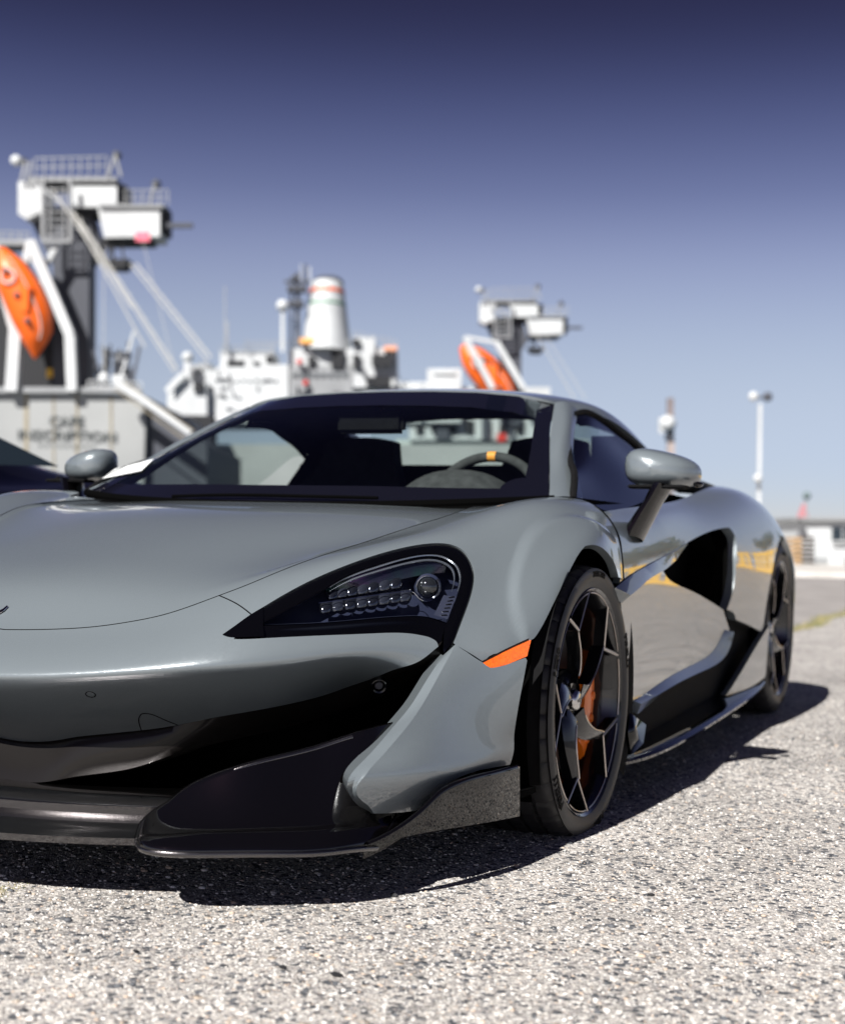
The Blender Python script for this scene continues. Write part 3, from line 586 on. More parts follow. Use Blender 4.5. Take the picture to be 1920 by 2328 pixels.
# ---- wheels
def text_mesh(s,size,extrude=0,bold=0):
    c=bpy.data.curves.new('t','FONT'); c.body=s; c.size=size; c.extrude=extrude; c.align_x='CENTER'; c.align_y='CENTER'; c.offset=bold; c.resolution_u=3
    o=bpy.data.objects.new('t',c); COL.objects.link(o); dg=bpy.context.evaluated_depsgraph_get(); me=o.evaluated_get(dg).to_mesh()
    v=[tuple(x.co) for x in me.vertices]; f=[tuple(p.vertices) for p in me.polygons]; bpy.data.objects.remove(o); bpy.data.curves.remove(c); return v,f
LETTER=mat('sidewall_lettering',(.004,.004,.004),.7,spec=.1)
def make_wheel(rt,rr,wd,kind):
    """axis along x, outer face towards +x; rt tyre radius, rr rim radius, wd half width"""
    root=empty('wheel')
    # tyre
    pr=[(rr-.012,wd-.012),(rr-.004,wd-.004),(rr+.004,wd-.001),(rr+.010,wd+.002),(rr+.020,wd+.005),(rr+.034,wd+.005),(rr+.044,wd+.0),(rt-.012,wd-.006),(rt-.005,wd-.014),(rt-.001,wd-.028)]
    gro=[wd*.52,wd*.16,-wd*.2,-wd*.56]; out=list(pr)
    for g in gro: out+=[(rt,g+.006),(rt-.007,g+.0045),(rt-.007,g-.0045),(rt,g-.006)]
    out+=[(r,-x) for r,x in reversed(pr)]
    n=216; mbt=MB(); vs=[];m=len(out)
    for k in range(n):
        a=2*math.pi*k/n
        for i,(r,x) in enumerate(out):
            rr_=r
            if (k%6==0) and 7<=i<=10: rr_=r-.006
            if (k%6==3) and 10<i<=13: rr_=r-.005
            if (k%6==1) and 14<i<=17: rr_=r-.005
            vs.append((x,rr_*math.cos(a),rr_*math.sin(a)))
    fs=[(k*m+i,((k+1)%n)*m+i,((k+1)%n)*m+i+1,k*m+i+1) for k in range(n) for i in range(m-1)]
    mbt.add(vs,fs,True); ty=mbt.build('tyre',RUBBER,root,sharp=32)
    for txt,ang,sz,rad in (('225/35 ZR19' if kind=='f' else '285/35 ZR20',86,.0185,rr+.030),('PIRELLI',216,.030,rr+.029),('P ZERO',158,.020,rr+.029),('P ZERO',283,.024,rr+.029),('PIRELLI',20,.030,rr+.029)):
        v,f=text_mesh(txt,sz,.0008,.0008); V=[]
        for x,y,z in v:
            a=R_(ang)-x/rad; r=rad+y; V.append((wd+.0052+z,-r*math.cos(a)*-1*-1 if False else -r*math.cos(a)*1.0,r*math.sin(a)))
        # angle is measured from the front (-y) side: 90 is the top
        V=[(x,r_*1.0,z_) for x,r_,z_ in V]
        V2=[]
        for (x,y,z) in v:
            a=R_(ang)-x/rad; r=rad+y; V2.append((wd+.0052+z,r*math.cos(a),r*math.sin(a)))
        MB().add(V2,f).build('lettering',LETTER,ty,merge=False,sharp=0)
    # barrel and lip
    MB().lathe([(rr-.010,wd-.006),(rr-.004,wd-.001),(rr-.001,wd-.003),(rr+.001,wd-.010)],'x',n=96).build('rim_edge',RIMDARK,root,sharp=60)
    MB().lathe([(rr-.010,wd-.006),(rr-.016,wd-.012),(rr-.020,wd-.03),(rr-.030,wd-.07),(rr-.034,-wd*.6),(rr-.01,-wd+.01)],'x',n=96).build('barrel',RIMDARK,root,sharp=50)
    R0=rr-.011
    def pt(r,a,x): return np.array([x,r*R0*math.cos(R_(a)),r*R0*math.sin(R_(a))])
    face=lambda r:wd-.006-.030*(1-r)**1.2-.014*(r<.0)   # dish
    hubx=face(.2)-.012
    for k in range(5):
        A0=33+72*k+0
        sp_=MB();ed=MB()
        # arm: curved blade from hub to the fork
        cl=[];
        for r,da,w in ((.15,-34,.062),(.26,-30,.044),(.40,-19,.036),(.55,-8,.028),(.66,-1.5,.022),(.71,0,.018)):
            cl.append((r,A0+da+6,w))
        S_=[];
        ctr=spl([pt(r,a,face(r)) for r,a,w in cl],16); wds=np.interp(np.linspace(0,1,16),np.linspace(0,1,6),[w for *_,w in cl])
        rows_=[]
        for i in range(16):
            tg=(ctr[min(i+1,15)]-ctr[max(i-1,0)]); tg[0]=0; tg/=np.linalg.norm(tg); sd=np.cross(np.array([1.,0,0]),tg); wv=wds[i]*R0/.25
            tw=.016*(1-i/15)
            rows_.append([ctr[i]-sd*wv/2+[-.036,0,0],ctr[i]-sd*wv/2+[-.010-tw,0,0],ctr[i]-sd*wv*.1+[-.004-tw*.4,0,0],ctr[i]+sd*wv/2*.82+[-.001,0,0],ctr[i]+sd*wv/2,ctr[i]+sd*wv/2+[-.034,0,0]])
        sp_.grid(rows_)
        ed.tube([r[4]+np.array([.0004,0,0]) for r in rows_[2:]],.0019,6)
        # fork
        F0=pt(.70,A0+6,face(.7)); e1_=pt(1.0,A0+6+18,face(1)); e2_=pt(1.0,A0+6-18,face(1))
        for e_ in (e1_,e2_):
            sp_.bar(F0+[-.015,0,0],e_+[-.015,0,0],.009,.028,up=(1,0,0)); 
            d=(e_-F0);sd=np.cross(np.array([1.,0,0]),d/np.linalg.norm(d));
            ed.tube([F0+[-.0008,0,0],e_+[-.0008,0,0]],.0021,6)
        ed.tube([pt(.985,a,face(1)) for a in np.linspace(A0+6-15,A0+6+15,9)],.0015,6)
        ed.tube([pt(.985,a,face(1)) for a in np.linspace(A0+6+20,A0+6+52,9)],.0016,6)
        so_=sp_.build('spoke',RIMDARK,root,sharp=45); ed.build('machined_edge',RIMEDGE,so_)
    hb=MB().lathe([(.0,hubx-.006),(.030,hubx-.006),(.040,hubx-.002),(.062,hubx-.006),(.072,hubx-.016),(.075,hubx-.05),(.0,hubx-.055)],'x',n=48).build('hub',RIMDARK,root,sharp=40)
    for k in range(5):
        a=R_(69+72*k); MB().lathe([(0,.0),(.0105,0),(.0115,.0025)],'x',c=(hubx-.0035,.052*math.cos(a),.052*math.sin(a)),n=16).build('bolt',CAVITY,hb)
    cp=MB().lathe([(0,.016),(.018,.0155),(.023,.012),(.026,.004),(.0262,-.005)],'x',c=(hubx-.004,0,0),n=32).build('centre_cap',STEEL,root,sharp=50)
    MB().add([(hubx+.0125,-.014,.002),(hubx+.0125,.010,.008),(hubx+.0125,.014,.002),(hubx+.0125,.004,-.004),(hubx+.0125,-.012,-.004)],[(0,1,2,3,4)]).build('cap_emblem',BLACKGLOSS,cp)
    # brake
    bx=-.005; dr=rr*.74
    ds=MB().lathe([(.085,bx+.016),(.09,bx+.016),(dr,bx+.016),(dr,bx-.016),(.09,bx-.016)],'x',n=72); ds.lathe([(0,bx+.03),(.07,bx+.03),(.085,bx+.012)],'x',n=48); do=ds.build('brake_disc',IRON,root,sharp=40)
    if kind!='n':
        ang=[R_(a) for a in np.linspace(-50,30,13)]
        cal=[]
        sgn=1
        prof=[(dr-.070,bx-.02),(dr-.070,bx+.022),(dr-.062,bx+.058),(dr-.040,bx+.066),(dr-.006,bx+.064),(dr+.010,bx+.05),(dr+.012,bx-.02)]
        cal=[[(x,r*math.cos(a),r*math.sin(a)) for r,x in prof] for a in ang]
        co=MB().grid(cal).add(cal[0],[tuple(range(7))]).add(cal[-1],[tuple(range(7))]).build('brake_caliper',ORANGE,root,sharp=30)
        for a in (-38,-20,-2,18): 
            aa=R_(a); MB().lathe([(0,.004),(.010,.004),(.013,0),(.014,-.004)],'x',c=(bx+.066,(dr-.024)*math.cos(aa),(dr-.024)*math.sin(aa)),n=16).build('piston_cap',ORANGE,co)
    return root
wf=make_wheel(.325,.274,.112,'f'); wf.parent=CAR; wf.location=(.838,0.0,.303)
wr=make_wheel(.354,.280,.142,'r'); wr.parent=CAR; wr.location=(.803,2.67,.353)
w3=copy_tree(wf,CAR); w3.location=(-.838,0,.303); w3.rotation_euler=(0,0,math.pi)
w4=copy_tree(wr,CAR); w4.location=(-.803,2.67,.353); w4.rotation_euler=(0,0,math.pi)
# ---- windscreen and pillars
SW=Surf([
[(0,.045,.762),(.35,.085,.768),(.60,.17,.782),(.745,.26,.795)],
[(0,.20,.858),(.345,.235,.856),(.575,.30,.848),tuple(at(1249.5,1088,x=.707))],
[(0,.41,.985),(.32,.43,.975),(.54,.475,.955),tuple(at(1249,1030,x=.652))],
[(0,.62,1.080),(.295,.635,1.074),(.49,.665,1.055),tuple(at(1252,970,x=.594))],
[(0,.79,1.148),(.275,.80,1.143),(.45,.82,1.128),(.545,.865,1.108)],
],sym=True,vmin=-1)
GLASS=thin_glass('window_glass',(.80,.86,.84),1.45)
TINT=thin_glass('tinted_side_glass',(.5,.56,.56),3.4)
FRIT=mat('windscreen_black_border',(.004,.004,.006),.04,0,1,.0)
def uvgrid(S,u0,u1,v0,v1,nu,nv,off=0):
    u,v=np.meshgrid(np.linspace(u0,u1,nu),np.linspace(v0,v1,nv),indexing='ij'); P=S(u,v)
    if off: 
        N=S.normal(u,v); P=P+N*off
    return P
def rrect(S,u0,u1,v1,r,n=14):
    """rounded rectangle outline in surface coordinates, symmetric about v=0"""
    pts=[]
    for cu,cv,a0 in ((u1-r,v1-r*.9,0),(u1-r,-v1+r*.9,90),(u0+r,-v1+r*.9,180),(u0+r,v1-r*.9,270)):
        for a in np.linspace(a0,a0+90,n): pts.append((cu+r*math.cos(R_(a)),cv+r*.9*math.sin(R_(a))))
    return np.array(pts)
wsn=empty('windscreen',parent=CAR)
o_=rrect(SW,.0,1.,1.,.004); i_=rrect(SW,.022,.885,.985,.10)
def ringuv(S,o,i,k,off):
    o=np.concatenate([o,o[:1]]);i=np.concatenate([i,i[:1]]); t=np.linspace(0,1,k)[:,None,None]; 
    def dens(c): 
        q=[c[0]]; 
        for a,b in zip(c[:-1],c[1:]): q+= [a*(1-s)+b*s for s in np.linspace(0,1,9)[1:]]
        return np.array(q)
    o,i=dens(o),dens(i); UV=o[None]*(1-t)+i[None]*t; P=S(UV[...,0],UV[...,1]); return P+S.normal(UV[...,0],UV[...,1])*off
MB().grid(ringuv(SW,o_,i_,8,.0)).build('border',FRIT,wsn,sharp=0)
MB().grid(uvgrid(SW,0.01,.985,-.985,.985,40,60,-.002 if SW.normal(.5,.5)[1]<0 else .002)).build('glass',GLASS,wsn,sharp=0)
# white parking permit stickers low on the far corner of the glass
STK=mat('white_sticker',(.75,.78,.78),.5)
def onW(px,py,h=.003):
    w=SW.inv(px,py);p=SW(w[0],w[1]);n_=SW.normal(w[0],w[1]);return p+n_*np.sign(n_@(CC-p))*h
MB().add([onW(232,1090),onW(262,1068),onW(350,1045),onW(322,1072)],[(0,1,2,3)]).build('sticker',STK,wsn)
# A pillars
_pp=lambda px,py,x:tuple(at(px,py,x=x))
SP=Surf([
[(.742,.262,.797),(.770,.285,.802),(.790,.33,.800),(.80,.38,.790)],
[_pp(1249.5,1088,.707),(.730,.405,.858),(.745,.45,.855),(.752,.49,.845)],
[_pp(1249,1030,.652),(.680,.53,.935),(.695,.57,.930),(.70,.60,.92)],
[_pp(1252,970,.594),(.620,.73,1.040),(.635,.76,1.035),(.64,.78,1.022)],
[(.545,.868,1.112),(.565,.89,1.118),(.585,.92,1.110),(.60,.94,1.090)],
])
pl=shell('a_pillar',uvgrid(SP,0,1,0,1,50,12),PAINT,CAR,depth=.02,flip=SP.normal(.5,.5)[0]<0); mirrored(pl)
# roof and buttresses
SR=Surf([
[(0,.795,1.152),(.28,.808,1.147),(.46,.828,1.132),(.548,.868,1.113),(.588,.92,1.098),(.605,.94,1.08)],
[(0,1.10,1.188),(.28,1.11,1.181),(.46,1.12,1.163),(.555,1.13,1.142),(.605,1.14,1.118),(.625,1.15,1.09)],
[(0,1.42,1.178),(.28,1.42,1.170),(.46,1.42,1.150),(.56,1.42,1.120),(.62,1.43,1.085),(.655,1.44,1.04)],
[(0,1.75,1.13),(.28,1.75,1.12),(.46,1.75,1.09),(.56,1.75,1.05),(.635,1.75,1.01),(.69,1.76,.96)],
[(0,2.15,1.0),(.28,2.15,.995),(.46,2.15,.985),(.57,2.15,.97),(.66,2.15,.955),(.74,2.15,.93)],
[(0,2.5,.93),(.28,2.5,.93),(.46,2.5,.93),(.57,2.5,.93),(.66,2.5,.92),(.76,2.5,.90)],
],sym=True)
uR=float(np.interp(1.56,[SR(k/50,0)[1] for k in range(51)],[k/50 for k in range(51)]))
shell('roof',uvgrid(SR,0,uR,-1,1,50,90),PAINT,CAR,depth=.03,flip=SR.normal(.3,0)[2]<0)
bt=shell('buttress',uvgrid(SR,uR,1,.72,1,40,16),PAINT,CAR,depth=.03,flip=SR.normal(.3,0)[2]<0); mirrored(bt)
# cabin lining and what is seen through the glass
ALC=vary(mat('black_suede',(.012,.012,.014),.85,spec=.2),30,.3)
ALG=vary(mat('grey_suede',(.05,.05,.052),.9,spec=.2),40,.25)
ln=MB().grid(uvgrid(SR,.0,uR,-1,1,14,20)-np.array([0,0,.035])).build('headliner',ALC,CAR)
rw=MB().grid([[(x,1.60+.25*(1.16-z)*0+(1.15-z)*.35,z) for z in np.linspace(.93,1.145,6)] for x in np.linspace(-.46,.46,12)]).build('rear_window',GLASS,CAR)
MB().box((-.70,1.50,.20),(.70,1.58,.955)).box((-.60,1.50,.95),(-.47,1.54,1.06)).box((.47,1.50,.95),(.60,1.54,1.06)).build('bulkhead',ALC,CAR)
for s in (-1,1): MB().add([(s*.655,1.22,.78),(s*.655,1.62,.78),(s*.60,1.58,1.02),(s*.60,1.46,1.05)],[(0,1,2,3)]).build('pillar_trim',ALC,CAR)
# dashboard
db=MB().grid([[(x,y+.10*(abs(x)/.7)**2*1.2,z-.02*(abs(x)/.7)**2) for x in np.linspace(-.70,.70,30)] for y,z in spl([(.10,.752),(.30,.768),(.50,.772),(.60,.755),(.64,.70),(.62,.60),(.60,.30)],18)]); db.build('dashboard',ALC,CAR)
MB().grid([[(x,y,z-.10*abs((x-.37)/.2)**2.5) for x in np.linspace(.17,.57,16)] for y,z in spl([(.36,.790),(.46,.868),(.54,.885),(.62,.875),(.68,.85),(.70,.78)],14)]).build('instrument_hood',ALG,CAR)
sw=empty('steering_wheel',(.37,.735,.775),0,CAR)
tl=R_(-22); crc=lambda a,r:(r*math.cos(a),-r*math.sin(a)*math.sin(tl)*-1*-1,r*math.sin(a)*math.cos(tl))
MB().tube([crc(a,.178) for a in np.linspace(0,2*math.pi,64)[:-1]],.0155,12,closed=True).build('wheel_rim',ALG,sw)
MB().tube([crc(a,.1785) for a in np.linspace(math.pi/2-.075,math.pi/2+.075,5)],.0165,14).build('top_marker',mat('orange_leather',(.85,.33,.05),.5),sw)
mbs=MB()
for a in (math.pi,0,-math.pi/2): mbs.bar((0,0,0),crc(a,.17),.045,.02)
mbs.lathe([(0,-.02),(.055,-.018),(.062,0),(.05,.03)],'y',n=24); mbs.build('spokes',ALC,sw)
MB().box((.62,.45,.30),(.70,1.5,.775)).build('door_card',ALC,CAR,bevel=.01); MB().box((-.70,.45,.30),(-.62,1.5,.76)).build('door_card',ALC,CAR,bevel=.01)
def seat(x):
    r=empty('seat',(x,1.10,.0),0,CAR)
    SB=Surf([[(-.24,-.05,.35),(-.10,.02,.35),(.10,.02,.35),(.24,-.05,.35)],[(-.27,.0,.60),(-.1,.09,.60),(.1,.09,.60),(.27,.0,.60)],[(-.25,.10,.80),(-.1,.17,.80),(.1,.17,.80),(.25,.10,.80)],[(-.165,.20,.92),(-.08,.24,.93),(.08,.24,.93),(.165,.20,.92)],[(-.13,.24,1.03),(-.06,.26,1.045),(.06,.26,1.045),(.13,.24,1.03)]])
    P=uvgrid(SB,0,1,0,1,24,20); Q=P+np.array([0,.07,0]); mb=MB().grid(P).grid(Q); mb.grid([P[:,0],Q[:,0]]).grid([P[:,-1],Q[:,-1]]).grid([P[-1],Q[-1]]); mb.build('backrest',ALC,r)
    MB().box((-.24,-.50,.25),(.24,.05,.40)).build('cushion',ALC,r,bevel=.03)
seat(-.36);seat(.36)
rv=empty('rear_view_mirror',(.0,.70,1.04),0,CAR); MB().box((-.115,-.02,-.035),(.115,.02,.035)).build('mirror_case',BLACKMATT,rv,bevel=.012); MB().box((-.03,-.01,.0),(.03,.05,.055)).build('stalk',BLACKMATT,rv,bevel=.01)
# wiper and cowl
bl_=spl([(-.752,.268,.792),(-.60,.155,.778),(-.35,.065,.764),(0,.03,.758),(.35,.065,.764),(.60,.155,.778),(.752,.268,.792)],60); MB().tube(bl_,.0125,10).build('cowl_seal',CAVITY,CAR)
MB().grid([[ (x,.02+.28*x*x+.0*k+dy,.752+.028*abs(x)+dz) for x in np.linspace(-.74,.74,50)] for dy,dz in ((-.03,-.012),(.0,-.004),(.025,.002),(.06,.0))]).build('cowl_panel',CAVITY,CAR)
MB().tube(spl([onW(395,1137,.012),onW(520,1134,.012),onW(700,1137,.012),onW(860,1141,.012)],20),.0045,8).build('wiper',CAVITY,CAR)
# ---- flank: door, quarter, sills
Y=[.2,.5,.9,1.3,1.7,2.1,2.5,2.9,3.3]
ZX=[([.775,.785,.805,.835,.885,.915,.905,.84,.75],[.880,.872,.862,.845,.83,.81,.79,.75,.69]),
([.755,.765,.785,.815,.865,.900,.885,.82,.735],[.900,.896,.888,.872,.865,.86,.85,.82,.76]),
([.70,.71,.73,.76,.81,.84,.82,.755,.69],[.930,.922,.912,.905,.908,.92,.925,.90,.85]),
([.60,.61,.63,.66,.69,.70,.69,.64,.60],[.950,.940,.928,.930,.948,.965,.970,.952,.90]),
([.46,.46,.47,.48,.50,.51,.50,.48,.46],[.952,.938,.930,.932,.946,.968,.972,.956,.91]),
([.30,.30,.30,.30,.31,.32,.32,.32,.32],[.945,.926,.912,.915,.938,.955,.967,.952,.91]),
([.15,.15,.15,.155,.16,.165,.17,.18,.20],[.930,.908,.890,.893,.925,.945,.950,.940,.90])]
S4=Surf([[(x,y,z) for x,y,z in zip(xs_,Y,zs)] for zs,xs_ in ZX])
gl=Surf([[(.792,.30,.792),(.80,.6,.792),(.80,.95,.810),(.79,1.30,.84),(.76,1.6,.88)],[(.752,.45,.87),(.745,.65,.88),(.74,.95,.90),(.725,1.25,.92),(.71,1.5,.94)],[(.690,.60,.935),(.675,.78,.99),(.665,1.0,1.01),(.665,1.2,1.00),(.675,1.42,.98)],[(.600,.90,1.082),(.605,.98,1.100),(.615,1.10,1.098),(.635,1.22,1.070),(.66,1.40,1.015)]])
GU=[(1300,944),(1336,938),(1360,949),(1390,970),(1420,994),(1449,1018),(1475,1045)]
GL=[('p',.792,.31,.795),(1350,1150),(1384,1163),(1420,1157),(1464,1140),(1500,1115)]
door=empty('door',parent=CAR)
a=curve(gl,[GU],[40]);b=curve(gl,[GL],[40]); P=sheet(gl,a,b,24); MB().grid(P).build('side_window',TINT,door,sharp=0)
c=gl(a[:,0],a[:,1]); l=gl(np.linspace(0,1,20)*0+np.interp(np.linspace(0,1,20),[0,1],[b[0,0],a[0,0]]),np.interp(np.linspace(0,1,20),[0,1],[b[0,1],a[0,1]]))
MB().tube(list(l)+list(c),.010,8).build('window_seal',BLACKMATT,door)
top_=curve(S4,[[('p',.90,.25,.768),('p',.885,.5,.785),('p',.865,.9,.805),('p',.845,1.3,.835),('p',.83,1.7,.885),('p',.81,2.1,.915),('p',.79,2.5,.905)]],[150])
RA=lambda a_:('p',.966,2.62+.44*math.sin(R_(a_)),.345+.395*math.cos(R_(a_)))
bot_=curve(S4,[[(1416,1240),(1414,1290),(1408,1326)],[(1408,1326),(1424,1314),(1463,1289),(1536,1250),(1580,1223),(1619,1206),(1656,1199)],[(1656,1199),(1700,1205),RA(-15)]],[14,90,48])
wt_=np.linspace(0,1,150)
du=shell('door_upper_skin',sheet(S4,top_,rs(bot_,np.linspace(0,1,len(bot_)),150),50),PAINT,CAR,depth=.02,flip=False,rim=(1,0,1,0))
dlA=curve(S4,[[(1409,1353),(1435,1335),(1463,1317),(1506,1297)],[(1506,1297),(1521,1318),(1580,1348),(1643,1386)]],[40,50])
dlB=curve(S4,[[(1416,1606),(1470,1580),(1523,1551),(1580,1524),(1626,1500),(1648,1468),(1657,1430)]],[89])
dl=shell('door_skin',sheet(S4,dlA,dlB,60),PAINT,door,depth=.02)
# tendon: the blade that crosses the door above the intake
tn=curve(S4,[[(1395,1336),(1423,1314),(1463,1289),(1536,1250),(1560,1236)]],[50]); tb=curve(S4,[[(1407,1353),(1435,1334),(1463,1315),(1506,1294),(1532,1275)]],[50])
sg4=1 if S4.normal(.5,.5)[0]>0 else -1
tt_=lambda P:np.linspace(0,1,P.shape[0])[:,None]
shell('door_tendon',sheet(S4,tn,tb,9,lambda P,UV:sg4*(.004+.030*tt_(P)*np.clip(1-(P[...,1]-.1)/.75,0,1))),PAINT,door,depth=.03)
lpB=curve(S4,[[(1440,1597),(1480,1576),(1523,1551),(1580,1524),(1626,1499),(1646,1468),(1654,1436)]],[60]); lpA=curve(S4,[[(1440,1594),(1480,1567),(1523,1538),(1577,1510),(1617,1484),(1634,1458),(1646,1432)]],[60])
shell('door_highlight_strip',sheet(S4,lpA,lpB,7,lambda P,UV:sg4*(.001+.020*tt_(P))),PAINT,door,depth=.03)  # added strip, tilted up to make the light line along the door bottom
qA=curve(S4,[[(1656,1199),(1669,1216),(1674,1260),(1671,1309),(1663,1353),(1652,1386)],[(1652,1386),(1668,1395),(1672,1409)]],[60,10]); qB=curve(S4,[[RA(a_) for a_ in (-15,-30,-45,-60,-75,-88)]],[69])
qt=shell('rear_quarter',sheet(S4,qA,qB,40),PAINT,CAR,depth=.03,flip=True)
hA=curve(S4,[[('p',.79,2.5,.905),('p',.765,2.75,.87),('p',.74,2.95,.83),('p',.70,3.25,.76)]],[60]); arc=[RA(a_) for a_ in (-15,0,25,50,75,100,115)]
hB=curve(S4,[arc],[60]); hq=shell('rear_haunch',sheet(S4,hA,hB,30),PAINT,CAR,depth=.03)
gA=curve(S4,[[(1742,1422),(1700,1490),(1643,1580)]],[30]); gB=curve(S4,[[(1742,1424),(1738,1480),(1733,1538)],[(1733,1538),(1706,1558),(1643,1581)]],[15,16])
lq=shell('lower_quarter',sheet(S4,gA,gB,16,lambda P,UV:.01*np.sign(S4.normal(.5,.5)[0])+0*P[...,0]),PAINT,CAR,depth=.02)
# side intake: deep black hollow and inner wall
MB().grid([[(x,y,z) for x in (.895,.84,.78)] for y,z in ((.70,.62),(1.0,.72),(1.45,.76),(1.62,.66),(1.5,.46),(1.2,.5),(.70,.62))]).grid([[(.80,y,z) for z in (.2,.8)] for y in (.28,1.0,2.2)]).build('side_duct',CAVITY,CAR)
# sill: dark upper, splitter edge, front fin
SK=[('p',.935,.30,.10),('p',.95,.7,.105),('p',.955,1.2,.12),('p',.957,1.7,.135),('p',.957,2.2,.15)]
skp=np.array([(.94,.33,.11),(.965,.50,.108),(.985,1.0,.118),(.985,1.6,.135),(.975,2.0,.147),(.955,2.28,.158)]); skp=spl(skp,60)
prof=[(-.085,.030),(-.070,.024),(-.035,.016),(-.004,.008),(.003,.002),(.001,-.006),(-.02,-.010),(-.15,-.01)]
sk=MB().grid([[ (p[0]+dx,p[1],p[2]+dz) for p in skp] for dx,dz in prof]).build('side_sill',CARBON,CAR,sharp=50)
ud=MB().grid([[(x-.012,y,z) for y in np.linspace(.30,2.28,40)] for z,x in ((.42,.908),(.34,.910),(.27,.905),(.20,.905),(.12,.910))]).build('sill_panel',BLACKMATT,CAR)
fn=MB().grid([[tuple(at(1433,1622,x=.945)),tuple(at(1468,1648,x=.95))],[tuple(at(1430,1665,x=.955)),tuple(at(1462,1690,x=.955))],[tuple(at(1434,1716,x=.95)),tuple(at(1440,1712,x=.95))]]); fno=fn.build('sill_fin',CARBON,CAR)
mm=fno.modifiers.new('t','SOLIDIFY'); mm.thickness=.008
# wheel housings and dark liners
def liner(y,r,z0,x0,x1):
    return MB().grid([[(x,y+r*math.cos(a),z0+r*math.sin(a)) for x in (x0,x1)] for a in np.linspace(-.35,math.pi+.52,40)]).grid([[(x1,y+q*r*math.cos(a),z0+q*r*math.sin(a)) for q in (0,1)] for a in np.linspace(-.35,math.pi+.52,40)]).build('wheel_housing',CAVITY,CAR)
l1=liner(0,.385,.305,.925,.58); l2=liner(2.65,.41,.353,.93,.50)
fr=MB().grid([[(x,.0+r*math.cos(a),.305+r*math.sin(a)) for r,x in ((.372,.950),(.362,.945),(.366,.92),(.385,.90))] for a in np.linspace(R_(122),R_(205),40)]).build('arch_edge_trim',BLACKMATT,CAR)
rear_l=MB().grid([[(x,.0+r*math.cos(a),.305+r*math.sin(a)) for r,x in ((.395,.945),(.335,.935),(.34,.80))] for a in np.linspace(R_(-35),R_(48),30)]).build('arch_edge_trim',BLACKMATT,CAR)
# door mirror
mi=empty('door_mirror',parent=CAR)
def squircle(t,n): c,s_=math.cos(t),math.sin(t); return math.copysign(abs(c)**(2/n),c),math.copysign(abs(s_)**(2/n),s_)
g=[]
for yy,sc,dx,dz in ((-.062,.02,.0,.0),(-.060,.34,.0,0),(-.052,.62,0,0),(-.036,.84,0,0),(-.012,.97,0,0),(.02,1.03,.002,0),(.050,1.04,.004,0),(.056,1.02,.004,0),(.052,.97,.004,0),(.045,.93,.004,0)):
    row=[]
    for t in np.linspace(0,2*math.pi,49):
        a_,b_=squircle(t,2.7); xx=a_*.092; zz=b_*.048
        zz=zz*(1.06-.22*(xx/.092))-.010*(xx/.092)   # taller at the inner end, drooping outwards
        row.append((xx*sc+dx+yy*.10,yy+.28*abs(xx)*0+.20*max(0,xx)*sc,zz*sc+dz))
    g.append(row)
mh=MB().grid(g).build('mirror_shell',PAINT,mi,sharp=50); mh.location=(.962,.53,.888)
b0=np.array([(-.03,.0),(.0,-.013),(.045,.0),(.0,.012)])
arm=[]
for p,sx,sy in (((.915,.44,.695),1.1,1.2),((.935,.455,.735),.95,1.1),((.965,.475,.795),.75,1),((.985,.485,.838),.9,1)):
    arm.append([(p[0]+a_*.027*sx,p[1]+b_*.055*sy,p[2]-b_*.01) for a_,b_ in [(math.cos(t),math.sin(t)) for t in np.linspace(0,2*math.pi,20)]])
MB().grid(arm).build('mirror_arm',CARBON,mi)
MB().box((.90,.44,.832),(1.06,.50,.842)).build('mirror_underside',BLACKMATT,mi,bevel=.004)
MB().sphere((1.072,.535,.848),.014,12,8,(1,1.6,.6)).build('lower_cap',CARBON,mi)
mi2=empty('door_mirror',parent=CAR)
for ch in list(mi.children):
    c=mirrored(ch,mi2); c.location=(-ch.location[0],ch.location[1],ch.location[2])
d2=empty('door',parent=CAR)
for ch in list(door.children):
    c=mirrored(ch,d2)
    if c.name.startswith('side_window'): c.data.materials.clear(); c.data.materials.append(GLASS)
for o in (du,qt,hq,lq,sk,ud,l1,l2,fr,rear_l): mirrored(o)
# rear: deck, wing, tail, floor
dk=MB().grid([[(x,y,z-.03-.03*(abs(x)/.7)**3) for x in np.linspace(-.70,.70,24)] for y,z in ((1.58,.93),(2.0,.925),(2.4,.92),(2.8,.88),(3.2,.80),(3.34,.77))]).build('rear_deck',BLACKMATT,CAR)
MB().grid([[(x,y+.18*(x/.9)**2*-1,z) for x in np.linspace(-.86,.86,24)] for y,z in ((3.30,.78),(3.42,.66),(3.45,.50),(3.40,.30),(3.30,.18))]).build('tail_panel',BLACKMATT,CAR,sharp=60)
for s in (-1,1): MB().tube([(s*.45,3.46,.60),(s*.72,3.42,.62),(s*.80,3.36,.62)],.012,8).build('tail_lamp',mat('red_lamp',(.5,.01,.01),.2,0,1),CAR)
wg=MB().grid([[(x,y,z+.02*(abs(x)/.8)**2) for x in np.linspace(-.60,.60,20)] for y,z in ((3.05,.865),(3.10,.88),(3.30,.895),(3.34,.89),(3.30,.875),(3.05,.86))]).build('rear_wing',CARBON,CAR,sharp=60)
for s in (-1,1): MB().box((s*.5-.01,3.1,.80),(s*.5+.01,3.28,.88)).build('wing_post',CARBON,CAR)
